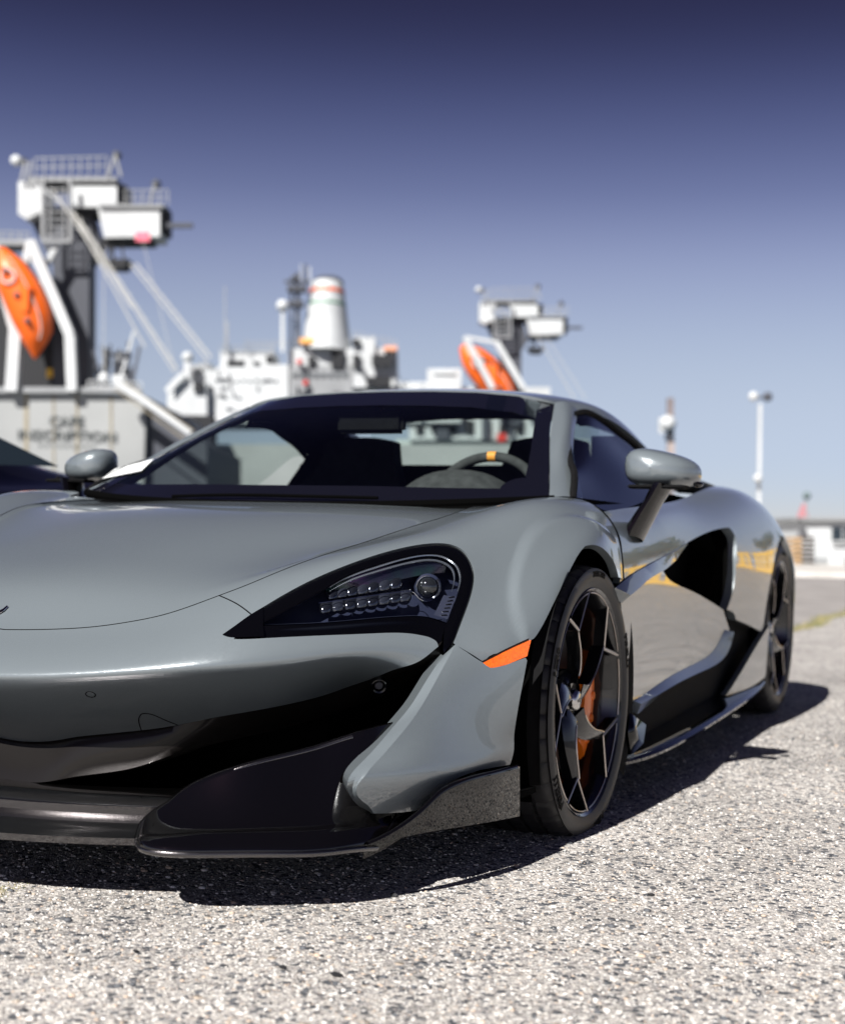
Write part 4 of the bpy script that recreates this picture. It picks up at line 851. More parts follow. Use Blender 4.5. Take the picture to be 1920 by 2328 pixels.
MB().box((-.72,-.62,.105),(.72,3.3,.14)).add([(x,y,z) for z in (.142,.155) for x,y in ((-.862,-.755),(.862,-.755),(.936,-.5),(.942,-.36),(-.942,-.36),(-.936,-.5))],[(5,4,3,2,1,0),(6,7,8,9,10,11),(0,1,7,6),(1,2,8,7),(2,3,9,8),(4,5,11,10),(5,0,6,11),(3,4,10,9)]).box((-.88,.42,.12),(.88,2.22,.20)).box((-.56,-.6,.12),(.56,3.2,.55)).build('underbody',CAVITY,CAR)  # wide front plate added to stop sun leaking under the bumper corners
MB().box((-.60,.20,.55),(.60,.62,.70)).box((-.55,1.6,.5),(.55,3.2,.78)).build('inner_body',CAVITY,CAR)
# ================================================================== ground
def ground_mat():
    m=bpy.data.materials.new('exposed_aggregate'); m.use_nodes=True; t,b=nodes(m); L=t.links.new; N=t.nodes.new
    tc=N('ShaderNodeTexCoord')
    def vor(scale,feat='F1',rand=1):
        v=N('ShaderNodeTexVoronoi'); v.inputs['Scale'].default_value=scale; v.feature=feat; v.inputs['Randomness'].default_value=rand; L(wv.outputs[0],v.inputs['Vector']); return v
    nw=N('ShaderNodeTexNoise'); nw.inputs['Scale'].default_value=160; L(tc.outputs['Object'],nw.inputs['Vector'])
    sb=N('ShaderNodeVectorMath'); sb.operation='MULTIPLY_ADD'; sb.inputs[1].default_value=(.003,.003,.003); L(nw.outputs['Color'],sb.inputs[0]); L(tc.outputs['Object'],sb.inputs[2]); wv=sb
    va=vor(185); vb=vor(95); vc=vor(420)
    def colr(v,stops):
        s=N('ShaderNodeSeparateColor'); L(v.outputs['Color'],s.inputs[0]); r=N('ShaderNodeValToRGB'); r.color_ramp.interpolation='CONSTANT'; e=r.color_ramp.elements
        e[0].position=0;e[0].color=(*stops[0][1],1);e[1].position=stops[1][0];e[1].color=(*stops[1][1],1)
        for p,c in stops[2:]: q=e.new(p);q.color=(*c,1)
        L(s.outputs[0],r.inputs[0]); return r,s
    ra,sa=colr(va,[(0,(.28,.26,.25)),(.14,(.52,.49,.455)),(.30,(.37,.35,.335)),(.42,(.62,.585,.54)),(.55,(.20,.19,.18)),(.63,(.44,.42,.39)),(.74,(.31,.30,.295)),(.85,(.52,.45,.39)),(.885,(.78,.76,.73)),(.97,(.09,.09,.092))])
    rb,sb2=colr(vb,[(0,(.07,.075,.085)),(.45,(.13,.135,.145)),(.7,(.34,.32,.31)),(.86,(.50,.47,.44))])
    # scattered larger stones
    vs=vor(42); ss=N('ShaderNodeSeparateColor'); L(vs.outputs['Color'],ss.inputs[0])
    pick=N('ShaderNodeMath'); pick.operation='LESS_THAN'; pick.inputs[1].default_value=.30; L(ss.outputs[1],pick.inputs[0])
    rad=N('ShaderNodeMath'); rad.operation='LESS_THAN'; rad.inputs[1].default_value=.36; L(vs.outputs['Distance'],rad.inputs[0])
    both=N('ShaderNodeMath'); both.operation='MULTIPLY'; L(pick.outputs[0],both.inputs[0]); L(rad.outputs[0],both.inputs[1])
    rs,_=colr(vs,[(0,(.10,.105,.115)),(.5,(.17,.17,.175)),(.75,(.42,.40,.38)),(.9,(.5,.42,.34))])
    mx=N('ShaderNodeMix'); mx.data_type='RGBA'; L(both.outputs[0],mx.inputs[0]); L(ra.outputs[0],mx.inputs[6]); L(rs.outputs[0],mx.inputs[7])
    # medium dark stones
    pk=N('ShaderNodeMath'); pk.operation='LESS_THAN'; pk.inputs[1].default_value=.13; L(sb2.outputs[2],pk.inputs[0])
    m2=N('ShaderNodeMix'); m2.data_type='RGBA'; L(pk.outputs[0],m2.inputs[0]); L(mx.outputs[2],m2.inputs[6]); L(rb.outputs[0],m2.inputs[7])
    big=N('ShaderNodeTexNoise'); big.inputs['Scale'].default_value=1.7; big.inputs['Detail'].default_value=9; big.inputs['Roughness'].default_value=.65; L(tc.outputs['Object'],big.inputs['Vector'])
    mr=N('ShaderNodeMapRange'); mr.inputs[1].default_value=.3;mr.inputs[2].default_value=.7;mr.inputs[3].default_value=.74;mr.inputs[4].default_value=1.24; L(big.outputs['Fac'],mr.inputs[0])
    # joints between grains are darker cement
    ed=vor(185,'DISTANCE_TO_EDGE'); er=N('ShaderNodeMapRange'); er.inputs[1].default_value=0;er.inputs[2].default_value=.10;er.inputs[3].default_value=.55;er.inputs[4].default_value=1; L(ed.outputs['Distance'],er.inputs[0])
    mu=N('ShaderNodeMath'); mu.operation='MULTIPLY'; L(mr.outputs[0],mu.inputs[0]); L(er.outputs[0],mu.inputs[1])
    sc=N('ShaderNodeVectorMath'); sc.operation='SCALE'; L(m2.outputs[2],sc.inputs[0]); L(mu.outputs[0],sc.inputs['Scale']); L(sc.outputs[0],b.inputs['Base Color'])
    b.inputs['Roughness'].default_value=.75; b.inputs['Specular IOR Level'].default_value=.35
    # relief: domed grains, some missing
    h1=N('ShaderNodeMapRange'); h1.inputs[1].default_value=0;h1.inputs[2].default_value=.6;h1.inputs[3].default_value=1;h1.inputs[4].default_value=0; L(va.outputs['Distance'],h1.inputs[0])
    hs=N('ShaderNodeMath'); hs.operation='MULTIPLY'; L(h1.outputs[0],hs.inputs[0]); L(sa.outputs[1],hs.inputs[1])
    h2=N('ShaderNodeMapRange'); h2.inputs[2].default_value=.36; h2.inputs[3].default_value=2.2; h2.inputs[4].default_value=0; L(vs.outputs['Distance'],h2.inputs[0])
    h2b=N('ShaderNodeMath'); h2b.operation='MULTIPLY'; L(h2.outputs[0],h2b.inputs[0]); L(both.outputs[0],h2b.inputs[1])
    ad=N('ShaderNodeMath'); ad.operation='ADD'; L(hs.outputs[0],ad.inputs[0]); L(h2b.outputs[0],ad.inputs[1])
    h3=N('ShaderNodeMath'); h3.operation='MULTIPLY_ADD'; h3.inputs[1].default_value=-.35; L(vc.outputs['Distance'],h3.inputs[0]); L(ad.outputs[0],h3.inputs[2])
    bp=N('ShaderNodeBump'); bp.inputs['Strength'].default_value=1; bp.inputs['Distance'].default_value=.0028; L(h3.outputs[0],bp.inputs['Height']); L(bp.outputs[0],b.inputs['Normal'])
    return m
GM=ground_mat()
g=MB().add([(-400,-60,-.02),(400,-60,-.02),(400,900,-.02),(-400,900,-.02)],[(0,1,2,3)]).build('ground',vary(mat('far_ground',(.30,.29,.28),.9),.3,.2),sharp=0); tag(g,kind='structure')
# apron of exposed aggregate; a seam with dry grass runs along it beyond the car
fh=np.array([CFW[0],CFW[1],0]);fh/=np.linalg.norm(fh); rh=np.array([CR[0],CR[1],0]);rh/=np.linalg.norm(rh)
def gp(d,l): p=np.array([CX,CY,0])+fh*d+rh*l; return p
ap=MB().add([tuple(gp(-20,-60)),tuple(gp(-20,60)),tuple(gp(36,60)),tuple(gp(36,-60))],[(0,1,2,3)]).build('apron',GM,sharp=0); tag(ap,kind='structure')
# relief right in front of the lens: a finely displaced patch would be heavy, so loose grains lie on the apron
rng=np.random.default_rng(5)
def stone_protos(k=6):
    out=[]
    for i in range(k):
        bm=bmesh.new(); bmesh.ops.create_icosphere(bm,subdivisions=1,radius=1); r=random.Random(i)
        for v in bm.verts: v.co*=r.uniform(.72,1.15); v.co.z*=.62
        out.append((np.array([v.co[:] for v in bm.verts]),np.array([[v.index for v in f.verts] for f in bm.faces]))); bm.free()
    return out
PR=stone_protos()
def gravel(name,n,mats,weights,smin,smax,dens,label=None):
    X=[];F=[];MI=[];b=0
    d=1.35+ (rng.random(n)**dens)*5.2; l=(rng.random(n)-.5)*d*.70+.0
    P=np.array([CX,CY,0])+fh*d[:,None]+rh*l[:,None]; s=smin+(smax-smin)*rng.random(n)**3; rot=rng.random(n)*6.28; mi=rng.choice(len(mats),n,p=weights); pk=rng.integers(0,6,n)
    for k in range(6):
        I=np.where(pk==k)[0]; V,Fc=PR[k]; c,s_=np.cos(rot[I]),np.sin(rot[I]); m=len(V)
        R=np.zeros((len(I),3,3)); R[:,0,0]=c;R[:,0,1]=-s_;R[:,1,0]=s_;R[:,1,1]=c;R[:,2,2]=1
        W_=np.einsum('nij,mj->nmi',R,V)*s[I][:,None,None]*np.array([1.15,.9,1])+P[I][:,None]; W_[:,:,2]+=(s[I]*.12)[:,None]
        X.append(W_.reshape(-1,3)); F.append((Fc[None]+ (b+np.arange(len(I))*m)[:,None,None]).reshape(-1,3)); MI.append(np.repeat(mi[I],len(Fc))); b+=len(I)*m
    X=np.concatenate(X);F=np.concatenate(F);MI=np.concatenate(MI)
    me=bpy.data.meshes.new(name); me.vertices.add(len(X)); me.vertices.foreach_set('co',X.ravel()); me.loops.add(len(F)*3); me.loops.foreach_set('vertex_index',F.ravel().astype(np.int32))
    me.polygons.add(len(F)); me.polygons.foreach_set('loop_start',np.arange(0,len(F)*3,3,dtype=np.int32)); 
    me.polygons.foreach_set('material_index',MI.astype(np.int32)); me.polygons.foreach_set('use_smooth',np.ones(len(F),bool)); me.update(); me.validate()
    o=link(name,me,mats); tag(o,label,kind='stuff'); return o
SM=[mat('stone_pale',(.62,.59,.55),.6),mat('stone_grey',(.36,.34,.32),.7),mat('stone_tan',(.48,.38,.30),.7),mat('stone_dark',(.085,.09,.10),.6),mat('stone_white',(.75,.73,.70),.5)]
gravel('grit',46000,SM,[.34,.30,.12,.10,.14],.0013,.0042,1.7)
gravel('pebbles',1700,SM,[.12,.25,.10,.48,.05],.0035,.0085,1.5)
# dark chips one can point at
for px,py,w,h,tl_,lab in ((766,2217,.019,.006,.1,'flat black chip lying on the pale gravel surface near the bottom edge'),(642,2200,.010,.007,.5,'small dark pebble just left of the flat black chip'),(895,2037,.011,.009,.2,'dark round pebble at the edge of the car shadow'),(310,2163,.009,.005,.3,'small grey stone among pale gravel at the lower left'),(1480,2035,.011,.006,.9,'small dark stone on the sunlit gravel right of the front wheel')):
    p=at(px,py,z=.002); mb=MB(); V,Fc=PR[int(px)%6]; mb.add([(a*w*.8,b*w*.5,c*h) for a,b,c in V],[tuple(f) for f in Fc]); o=mb.build('pebble',mat('dark_stone',(.02,.02,.022),.6)); o.location=(p[0],p[1],h*.4); o.rotation_euler=(0,0,-CYAW*-1+tl_); tag(o,lab,'pebble')
ASPH=vary(mat('asphalt',(.25,.235,.225),.9),2,.2,bump=.3,bscale=80)
q_=[(.06,5.6),(-14,5.6),(-40,20),(-40,60),(.0,60)]
q_=[(.06,5.2),(-30,5.2),(-30,33),(-.25,33)]
o=MB().add([(x,y,.004) for x,y in q_],[(0,3,2,1)]).build('road',ASPH,sharp=0,merge=False); tag(o,kind='structure')
def slab(name,d0,d1,l0,l1,z0,z1,m):
    q=[gp(d0,l0),gp(d0,l1),gp(d1,l1),gp(d1,l0)]; mb=MB().add([(*x[:2],z0) for x in q]+[(*x[:2],z1) for x in q],[(4,5,6,7),(0,1,5,4),(1,2,6,5),(2,3,7,6),(3,0,4,7)]); o=mb.build(name,m,sharp=0); o['kind']='structure'; return o
slab('kerb',35.5,35.9,-60,60,-.01,.12,vary(mat('kerb_concrete',(.55,.53,.50),.85),3,.2))
slab('pavement',35.9,75,-60,60,-.01,.10,vary(mat('yard_concrete',(.48,.46,.43),.9),.4,.15))
GR=[mat('dry_grass',(.30,.26,.13),.8),mat('green_grass',(.13,.15,.05),.8)]
V=[];F=[];M_=[]
for i in range(9000):
    if i<8400: y=5.2+24*rng.random()**1.3; x=.06-.008*(y-5)+rng.normal(0,.05)+.05*math.sin(y*2.1); h=.008+.02*rng.random()
    else: y=-1.16+.05*rng.normal(); x=.16+.02*rng.normal(); h=.001+.003*rng.random()
    a=rng.random()*6.28; w=.006 if i<8400 else .0012; dx,dy=math.cos(a)*w,math.sin(a)*w; k=len(V); lean=(rng.random(2)-.5)*h
    V+=[(x-dx,y-dy,0),(x+dx,y+dy,0),(x+lean[0],y+lean[1],h)];F.append((k,k+1,k+2));M_.append(int(rng.random()<.35))
me=bpy.data.meshes.new('grass');me.from_pydata(V,[],F)
for p,q in zip(me.polygons,M_): p.material_index=q
o=link('grass',me,GR); tag(o,kind='stuff')
# ================================================================== harbour behind
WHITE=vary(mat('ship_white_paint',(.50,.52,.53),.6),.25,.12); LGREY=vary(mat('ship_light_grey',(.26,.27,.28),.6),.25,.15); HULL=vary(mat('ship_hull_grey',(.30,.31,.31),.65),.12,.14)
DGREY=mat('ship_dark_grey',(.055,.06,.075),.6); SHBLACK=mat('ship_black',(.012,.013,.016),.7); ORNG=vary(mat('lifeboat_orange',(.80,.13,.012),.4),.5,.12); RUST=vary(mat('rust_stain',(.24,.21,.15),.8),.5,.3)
WGL=mat('ship_window',(.02,.03,.04),.15); REDP=mat('red_paint',(.55,.04,.03),.5); YELP=mat('yellow_paint',(.85,.50,.03),.5); GRN=mat('green_band',(.05,.25,.12),.5); ROPE=mat('pale_rope',(.42,.42,.40),.8)
FH=np.array([fh[0],fh[1],0.]); RH=np.array([rh[0],rh[1],0.]); UP=np.array([0,0,1.])
class Far:
    """builds at a given distance from true sight lines; k metres per photo pixel there"""
    def __init__(s,D): s.D=D; s.k=D/CF
    def p(s,x,y,dd=0): return at(x,y,d=s.D+dd)
    def box(s,mb,x0,y0,x1,y1,th=4.,dd=0,mi=None):
        q=[s.p(x0,y0,dd),s.p(x1,y0,dd),s.p(x1,y1,dd),s.p(x0,y1,dd)]; q+= [a+FH*th for a in q]
        mb.add(q,[(3,2,1,0),(4,5,6,7),(0,1,5,4),(1,2,6,5),(2,3,7,6),(3,0,4,7)],mi=mi)
    def poly(s,mb,pts,th=3.,dd=0,mi=None):
        q=[s.p(x,y,dd) for x,y in pts]; n=len(q); q+=[a+FH*th for a in q]
        mb.add(q,[tuple(range(n))[::-1],tuple(range(n,2*n))]+[(i,(i+1)%n,(i+1)%n+n,i+n) for i in range(n)],mi=mi)
    def bar(s,mb,a,b,w,dd=0,mi=None): mb.bar(s.p(*a,dd),s.p(*b,dd),w*s.k,mi=mi,up=tuple(FH))
    def rail(s,mb,x0,y0,x1,y1,h,n,w=1.6,dd=0,mi=None):
        for i in range(n+1):
            t=i/n; x=x0+(x1-x0)*t;y=y0+(y1-y0)*t; s.bar(mb,(x,y),(x,y-h),w,dd,mi)
        for f in (1,.5): s.bar(mb,(x0,y0-h*f),(x1,y1-h*f),w,dd,mi)
    def ball(s,mb,x,y,r,dd=0,mi=None): mb.sphere(s.p(x,y,dd),r*s.k,14,10,mi=mi)
def part(mb,name,m,par,**k): return mb.build(name,m,par,**k)
rr_=random.Random(3)
def crane(F,par,ox,oy,s,dd=0,cab=True):
    """deck crane head: column, two white cabs, platforms, rails, lamps. ox,oy column foot centre, s size relative to the near ship"""
    X=lambda x:ox+(x-160)*s; Y_=lambda y:oy+(y-888)*s
    B=lambda mb,a,b,c,d,th,z=0:F.box(mb,X(a),Y_(b),X(c),Y_(d),th*s*F.k*30,dd+z*F.k*30*s)
    m=MB();B(m,120,560,202,888,2.2);F.poly(m,[(X(60),Y_(482)),(X(205),Y_(482)),(X(228),Y_(560)),(X(202),Y_(600)),(X(118),Y_(600))],2.0*s*F.k*30,dd+.1);part(m,'crane_column',DGREY,par)
    m=MB();B(m,41,412,98,486,3.2,-1.0);B(m,165,422,265,470,3.0,-1.0);F.poly(m,[(X(41),Y_(486)),(X(98),Y_(480)),(X(60),Y_(498))],2.5*s*F.k*30,dd-1.0*F.k*30*s);part(m,'crane_cab',WHITE,par)
    m=MB();F.poly(m,[(X(222),Y_(472)),(X(363),Y_(466)),(X(363),Y_(537)),(X(237),Y_(540))],3.2*s*F.k*30,dd-1.4*F.k*30*s);part(m,'crane_cab',WHITE,par)
    m=MB();B(m,66,401,263,411,3.6,-1.3);B(m,225,463,372,470,3.4,-1.7);part(m,'cab_roof',LGREY,par)
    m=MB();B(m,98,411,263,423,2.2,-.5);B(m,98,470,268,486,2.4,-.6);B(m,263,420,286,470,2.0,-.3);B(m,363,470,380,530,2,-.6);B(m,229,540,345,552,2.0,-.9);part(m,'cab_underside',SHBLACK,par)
    m=MB();F.rail(m,X(80),Y_(401),X(243),Y_(397),42*s,8,2.2*s,dd-1.5*F.k*30*s);F.rail(m,X(284),Y_(466),X(382),Y_(466),34*s,5,2.2*s,dd-1.7*F.k*30*s)
    for a,b,c,d in ((48,412,58,366),(62,412,70,366),(245,401,262,352),(275,401,262,352),(340,462,352,420)): F.bar(m,(X(a),Y_(b)),(X(c),Y_(d)),5*s,dd-1.4*F.k*30*s)
    F.bar(m,(X(98),Y_(405)),(X(98),Y_(548)),7*s,dd-2*F.k*30*s);F.bar(m,(X(160),Y_(405)),(X(160),Y_(548)),7*s,dd-2*F.k*30*s);F.bar(m,(X(96),Y_(548)),(X(162),Y_(548)),7*s,dd-2*F.k*30*s);F.bar(m,(X(70),Y_(408)),(X(150),Y_(470)),7*s,dd-2*F.k*30*s)
    for i in range(7): F.bar(m,(X(112),Y_(430+i*17)),(X(146),Y_(430+i*17)),3*s,dd-2*F.k*30*s)
    F.bar(m,(X(112),Y_(425)),(X(112),Y_(545)),3*s,dd-2*F.k*30*s);F.bar(m,(X(146),Y_(425)),(X(146),Y_(545)),3*s,dd-2*F.k*30*s)
    part(m,'rails_and_ladder',LGREY,par)
    m=MB();F.ball(m,X(37),Y_(365),13*s,dd-1.2);part(m,'floodlight',WHITE,par)
    for bx_,by_,br_ in ((53,367,10),(265,353,11),(355,418,11)):
        m=MB();F.ball(m,X(bx_),Y_(by_),br_*s,dd-1);part(m,'floodlight',DGREY,par)
    m=MB();B(m,378,506,437,516,.4,-1);part(m,'boom_stub',DGREY,par)
    m=MB();F.poly(m,[(X(226),Y_(588)),(X(292),Y_(588)),(X(280),Y_(608)),(X(240),Y_(606))],2*s*F.k*30,dd-1)
    for a,b in ((240,236),(258,256),(275,282),(262,240),(240,262)): F.bar(m,(X(a),Y_(550)),(X(b),Y_(590)),4*s,dd-.8)
    part(m,'hook_platform',SHBLACK,par)
def lifeboat(F,pts,label,dd=0,th=2.4,win=None,key=None):
    """an enclosed lifeboat hung nose down in its davits: a hull swept along its own axis"""
    r=empty('lifeboat',tuple(F.p(*pts[1],dd)))
    c=[F.p(x,y,dd) for x,y in pts]; w=[.10,.42,.55,.60,.56,.42,.10]; c=spl(c,7); half=key or 1.2
    ax=(c[-1]-c[0])/np.linalg.norm(c[-1]-c[0]); sd=np.cross(ax,FH); sd/=np.linalg.norm(sd); g=[]
    cc=spl(c,18); ww=np.interp(np.linspace(0,1,18),np.linspace(0,1,7),[.25,.75,.95,1.0,.98,.75,.12])
    for p_,q in zip(cc,ww):
        g.append([p_-cc[0]*0+sd*math.cos(t)*half*q*(1 if math.cos(t)>0 else .85)+FH*math.sin(t)*half*.9*q for t in np.linspace(0,2*math.pi,25)])
    o=np.array(r.location)
    m=MB().grid([[tuple(v-o) for v in row] for row in g]); m.build('hull',ORNG,r)
    m=MB(); kk=[]; 
    for i in (4,8,12): 
        ctr=cc[i]-FH*half*.92-o; m.sphere(ctr,.14*half,10,8)
    m.build('porthole',DGREY,r)
    m=MB().tube([tuple(cc[5]-FH*half*.95-o+sd*math.cos(t)*half*.3+ax*math.sin(t)*half*.3) for t in np.linspace(0,6.28,20)[:-1]],.05*half,6,closed=True); m.build('window_ring',WHITE,r)
    m=MB().tube([tuple(cc[i]-FH*half*.80+sd*half*.55*ww[i]-o-ax*0) for i in range(2,16)],.03*half,5); m.build('grab_line',ROPE,r)
    m=MB(); m.box((-.25*half,-.2*half,-.5*half),(.25*half,.2*half,.5*half),M=Matrix.Translation(Vector(cc[9]-FH*half*.75+sd*half*.25-o))); m.build('hatch',ORNG,r)
    m=MB().tube([tuple(p_+sd*half*q*1.0-FH*half*.05-o) for p_,q in zip(cc,ww)],.06*half,6); m.build('fender_strip',SHBLACK,r)
    tag(r,label,'lifeboat'); return r
# ---- near cargo ship, stern to the quay
F1=Far(95); k=F1.k
ship=empty('cargo_ship',tuple(F1.p(160,1150))); tag(ship,'grey cargo ship moored stern on at the left with CAPE INSCRIPTION on its stern','ship')
def SP_(par,o=None):
    b=par.location
    return b
def fin(mb,name,m,par):
    b=np.array(par.location); mb.v=[tuple(np.array(v)-b) for v in mb.v]; return mb.build(name,m,par,sharp=40)
part=fin
m=MB();F1.poly(m,[(-240,884),(322,896),(330,960),(322,1235),(-240,1235)],26,0); part(m,'hull',HULL,ship)
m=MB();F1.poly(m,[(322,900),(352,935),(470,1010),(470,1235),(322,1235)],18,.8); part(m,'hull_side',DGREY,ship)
m=MB();F1.box(m,-200,880,320,892,.5,-.5); part(m,'bulwark',LGREY,ship)
for x,w in ((55,9),(172,6),(250,5),(120,4)):
    m=MB();F1.box(m,x,895,x+w,1150,.03,-.04); part(m,'rust_streak',RUST,ship)
for txt,x,y,h in (('CAPE',151,959,24),('INSCRIPTION',152,991,22)):
    v,f=text_mesh(txt,h*k*1.35,.02,.012); 
    w_=max(a[0] for a in v)-min(a[0] for a in v); want=(78 if txt=='CAPE' else 222)*k; q=want/w_
    o=F1.p(x,y,-.12); V=[tuple(o+RH*a*q+UP*b-FH*c) for a,b,c in v]; mb=MB().add(V,f); part(mb,'lettering',mat('stern_letter_paint',(.09,.10,.10),.7),ship)
m=MB();
for i in range(9): F1.box(m,88+i*15,1008+i*.5,88+i*15+8,1016+i*.5,.02,-.05)
part(m,'faded_small_lettering',mat('faded_paint',(.16,.17,.17),.8),ship)
crane(F1,ship,160,888,1.0,2)
# davit arms
m=MB()
for a,b,c,w in (((-14,560),(37,749),(28,890),26),((70,548),(160,762),(165,890),22)):
    F1.bar(m,a,b,w,-.6);F1.bar(m,b,c,w,-.6)
F1.bar(m,(70,548),(48,640),16,-.2);F1.bar(m,(130,556),(100,610),12,.6);F1.bar(m,(60,560),(150,720),10,1);F1.bar(m,(108,610),(70,700),9,.6)
part(m,'davit_frame',WHITE,ship)
m=MB();F1.rail(m,-60,548,66,552,24,6,2.5,1);F1.box(m,-60,545,68,556,2.4,.5);part(m,'upper_walkway',LGREY,ship)
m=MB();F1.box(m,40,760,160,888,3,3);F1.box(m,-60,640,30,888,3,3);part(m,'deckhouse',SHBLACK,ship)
m=MB();F1.box(m,106,838,130,858,.1,2.8);part(m,'yellow_marker',YELP,ship)
m=MB()
for i in range(26):
    x=205+rr_.random()*100; y=890-rr_.random()*rr_.random()*150; w=5+rr_.random()*12; F1.box(m,x,y,x+w,min(890,y+14+rr_.random()*60),1.0,rr_.random()*3)
part(m,'deck_gear',LGREY,ship)['kind']='stuff'
m=MB()
for i in range(14):
    x=200+rr_.random()*105; y=885-rr_.random()*110; F1.bar(m,(x,889),(x+rr_.uniform(-20,25),y),3+rr_.random()*4,rr_.random()*2)
for i in range(12): F1.ball(m,212+rr_.random()*85,880-rr_.random()*90,5+rr_.random()*5,rr_.random()*2)
part(m,'deck_fittings',DGREY,ship)['kind']='stuff'
m=MB();F1.bar(m,(268,880),(305,752),5,0);F1.rail(m,200,889,322,893,24,8,2,-.4);F1.box(m,255,852,290,888,1.5,.4);F1.ball(m,236,860,13,0);part(m,'stern_rail',WHITE,ship)
# crane jibs and stays running down to the right
m=MB()
for a,b,w in (((165,480),(395,845),2.6),((182,500),(402,838),3.5),((120,430),(300,700),3),((296,600),(472,820),2.8),((310,600),(480,812),3.5),((165,484),(330,790),3)): F1.bar(m,a,b,w,-1)
for i in range(12):
    t=i/12; F1.bar(m,(165+230*t,480+365*t),(182+220*t+8,500+338*t),.9,-1)
    F1.bar(m,(296+176*t,600+220*t),(310+170*t+6,600+212*t),.9,-1)
F1.bar(m,(236,560),(236,880),1.5,0);F1.bar(m,(322,540),(400,850),1.2,0)
part(m,'jib_and_stays',ROPE,ship)
# gangway slanting down from the stern
gw=empty('gangway',tuple(F1.p(350,950))); tag(gw,'pale gangway sloping down to the right from the stern of the near grey ship','gangway')
m=MB();F1.bar(m,(272,872),(432,988),17,-2);part(m,'walkway',WHITE,gw); m=MB();F1.bar(m,(280,868),(440,980),3,-3.2);F1.bar(m,(262,884),(424,1002),3,-3.2);part(m,'handrail',RUST,gw)
fl=MB();F1.box(fl,308,526,340,548,.05,-3);o=fl.build('flag',vary(mat('pink_flag',(.70,.16,.22),.8),1,.3)); tag(o,'small red and white flag flying below the cabs of the nearest crane','flag')
lifeboat(F1,[(0,566),(22,615),(46,665),(68,715),(84,770),(82,814)],'large orange lifeboat hanging nose down in the davits of the near ship',-.9,key=1.55)
# ---- middle ship with the white funnel
F2=Far(170); s2=empty('white_ship',tuple(F2.p(640,1150))); tag(s2,'white ship with a tapered funnel and many decks behind the windscreen of the grey car','ship')
m=MB();F2.poly(m,[(380,1010),(1420,1010),(1420,1225),(380,1225)],30,2);part(m,'hull',HULL,s2)
m=MB();F2.poly(m,[(468,852),(500,832),(655,828),(655,960),(462,960)],12,0);F2.box(m,500,798,622,832,7,1);F2.box(m,655,792,802,960,12,.6);F2.poly(m,[(380,880),(430,830),(478,826),(478,960),(380,960)],8,1)
F2.box(m,802,766,852,880,7,.5);F2.box(m,852,790,902,960,9,1.2);F2.box(m,900,868,985,960,8,1);part(m,'superstructure',WHITE,s2)
m=MB();F2.box(m,655,830,800,900,.4,.3);F2.box(m,850,880,905,960,.5,.9);part(m,'grey_wall_panel',LGREY,s2)
for (x0,y0,x1,y1) in ((516,819,556,832),(604,808,622,826),(753,797,782,836),(802,806,818,836),(845,806,892,832),(800,770,818,786),(832,856,888,878),(575,822,592,830),(700,808,716,832)):
    m=MB();F2.box(m,x0,y0,x1,y1,.3,-.1);part(m,'window',SHBLACK,s2)
for i in range(10):
    m=MB();F2.box(m,490+i*15,862+(i%2)*2,496+i*15,868+(i%2)*2,.2,-.1);part(m,'porthole',WGL,s2)
for i in range(8):
    m=MB();F2.box(m,668+i*16,848,676+i*16,858,.2,.15);part(m,'porthole',WGL,s2)
m=MB();
q=[(F2.p(743,y,3),r*F2.k) for y,r in ((800,58),(790,56),(700,45),(660,40),(646,37),(642,34))]
m.v=[];ring=[]
for p_,r in q: ring.append([tuple(p_+RH*math.cos(t)*r+FH*math.sin(t)*r*1.3) for t in np.linspace(0,2*math.pi,29)])
m.grid(ring);part(m,'funnel',WHITE,s2)
def band(y0,y1,mat_,nm):
    m=MB(); rg=[]
    for y in (y0,y1):
        r=np.interp(y,[642,660,700,790],[34,40,45,56])*F2.k+.05; p_=F2.p(743,y,3); rg.append([tuple(p_+RH*math.cos(t)*r+FH*math.sin(t)*r*1.3) for t in np.linspace(0,2*math.pi,29)])
    m.grid(rg); part(m,nm,mat_,s2)
band(661,668,ORNG,'orange_band');band(692,696,GRN,'green_band')
m=MB();rg=[]
for y,r in ((643,36),(636,33),(630,24),(628,4)): p_=F2.p(746,y,3); rg.append([tuple(p_+RH*math.cos(t)*r*F2.k+FH*math.sin(t)*r*F2.k) for t in np.linspace(0,2*math.pi,25)])
m.grid(rg);part(m,'funnel_cap',DGREY,s2)
m=MB();F2.bar(m,(676,620),(676,800),9,1);F2.bar(m,(662,630),(662,800),5,1);F2.box(m,652,648,694,660,2,0);F2.box(m,656,682,688,694,2,0);F2.bar(m,(646,640),(705,640),6,0);F2.bar(m,(694,600),(694,660),5,1);F2.ball(m,668,634,9,0);part(m,'radar_mast',DGREY,s2)
m=MB();F2.ball(m,642,695,14,-1);part(m,'radome',WHITE,s2);m=MB();F2.bar(m,(642,700),(642,800),7,-1);part(m,'radome_post',WHITE,s2);m=MB();F2.bar(m,(684,600),(684,640),2,0);part(m,'antenna',WHITE,s2);m=MB();F2.bar(m,(704,606),(704,640),3,0);part(m,'antenna',WHITE,s2)
m=MB();F2.bar(m,(511,650),(511,800),2.2,0);F2.bar(m,(516,730),(516,800),4,0);F2.bar(m,(560,770),(560,800),2,0);F2.bar(m,(620,780),(620,800),2,0)
F2.rail(m,500,798,622,798,12,12,1.2,.5);F2.rail(m,560,790,800,786,14,16,1.2,.5);F2.rail(m,802,768,902,790,16,8,1.2,.5);F2.rail(m,385,880,470,830,14,8,1.3,.5);part(m,'rails_and_antennas',LGREY,s2)
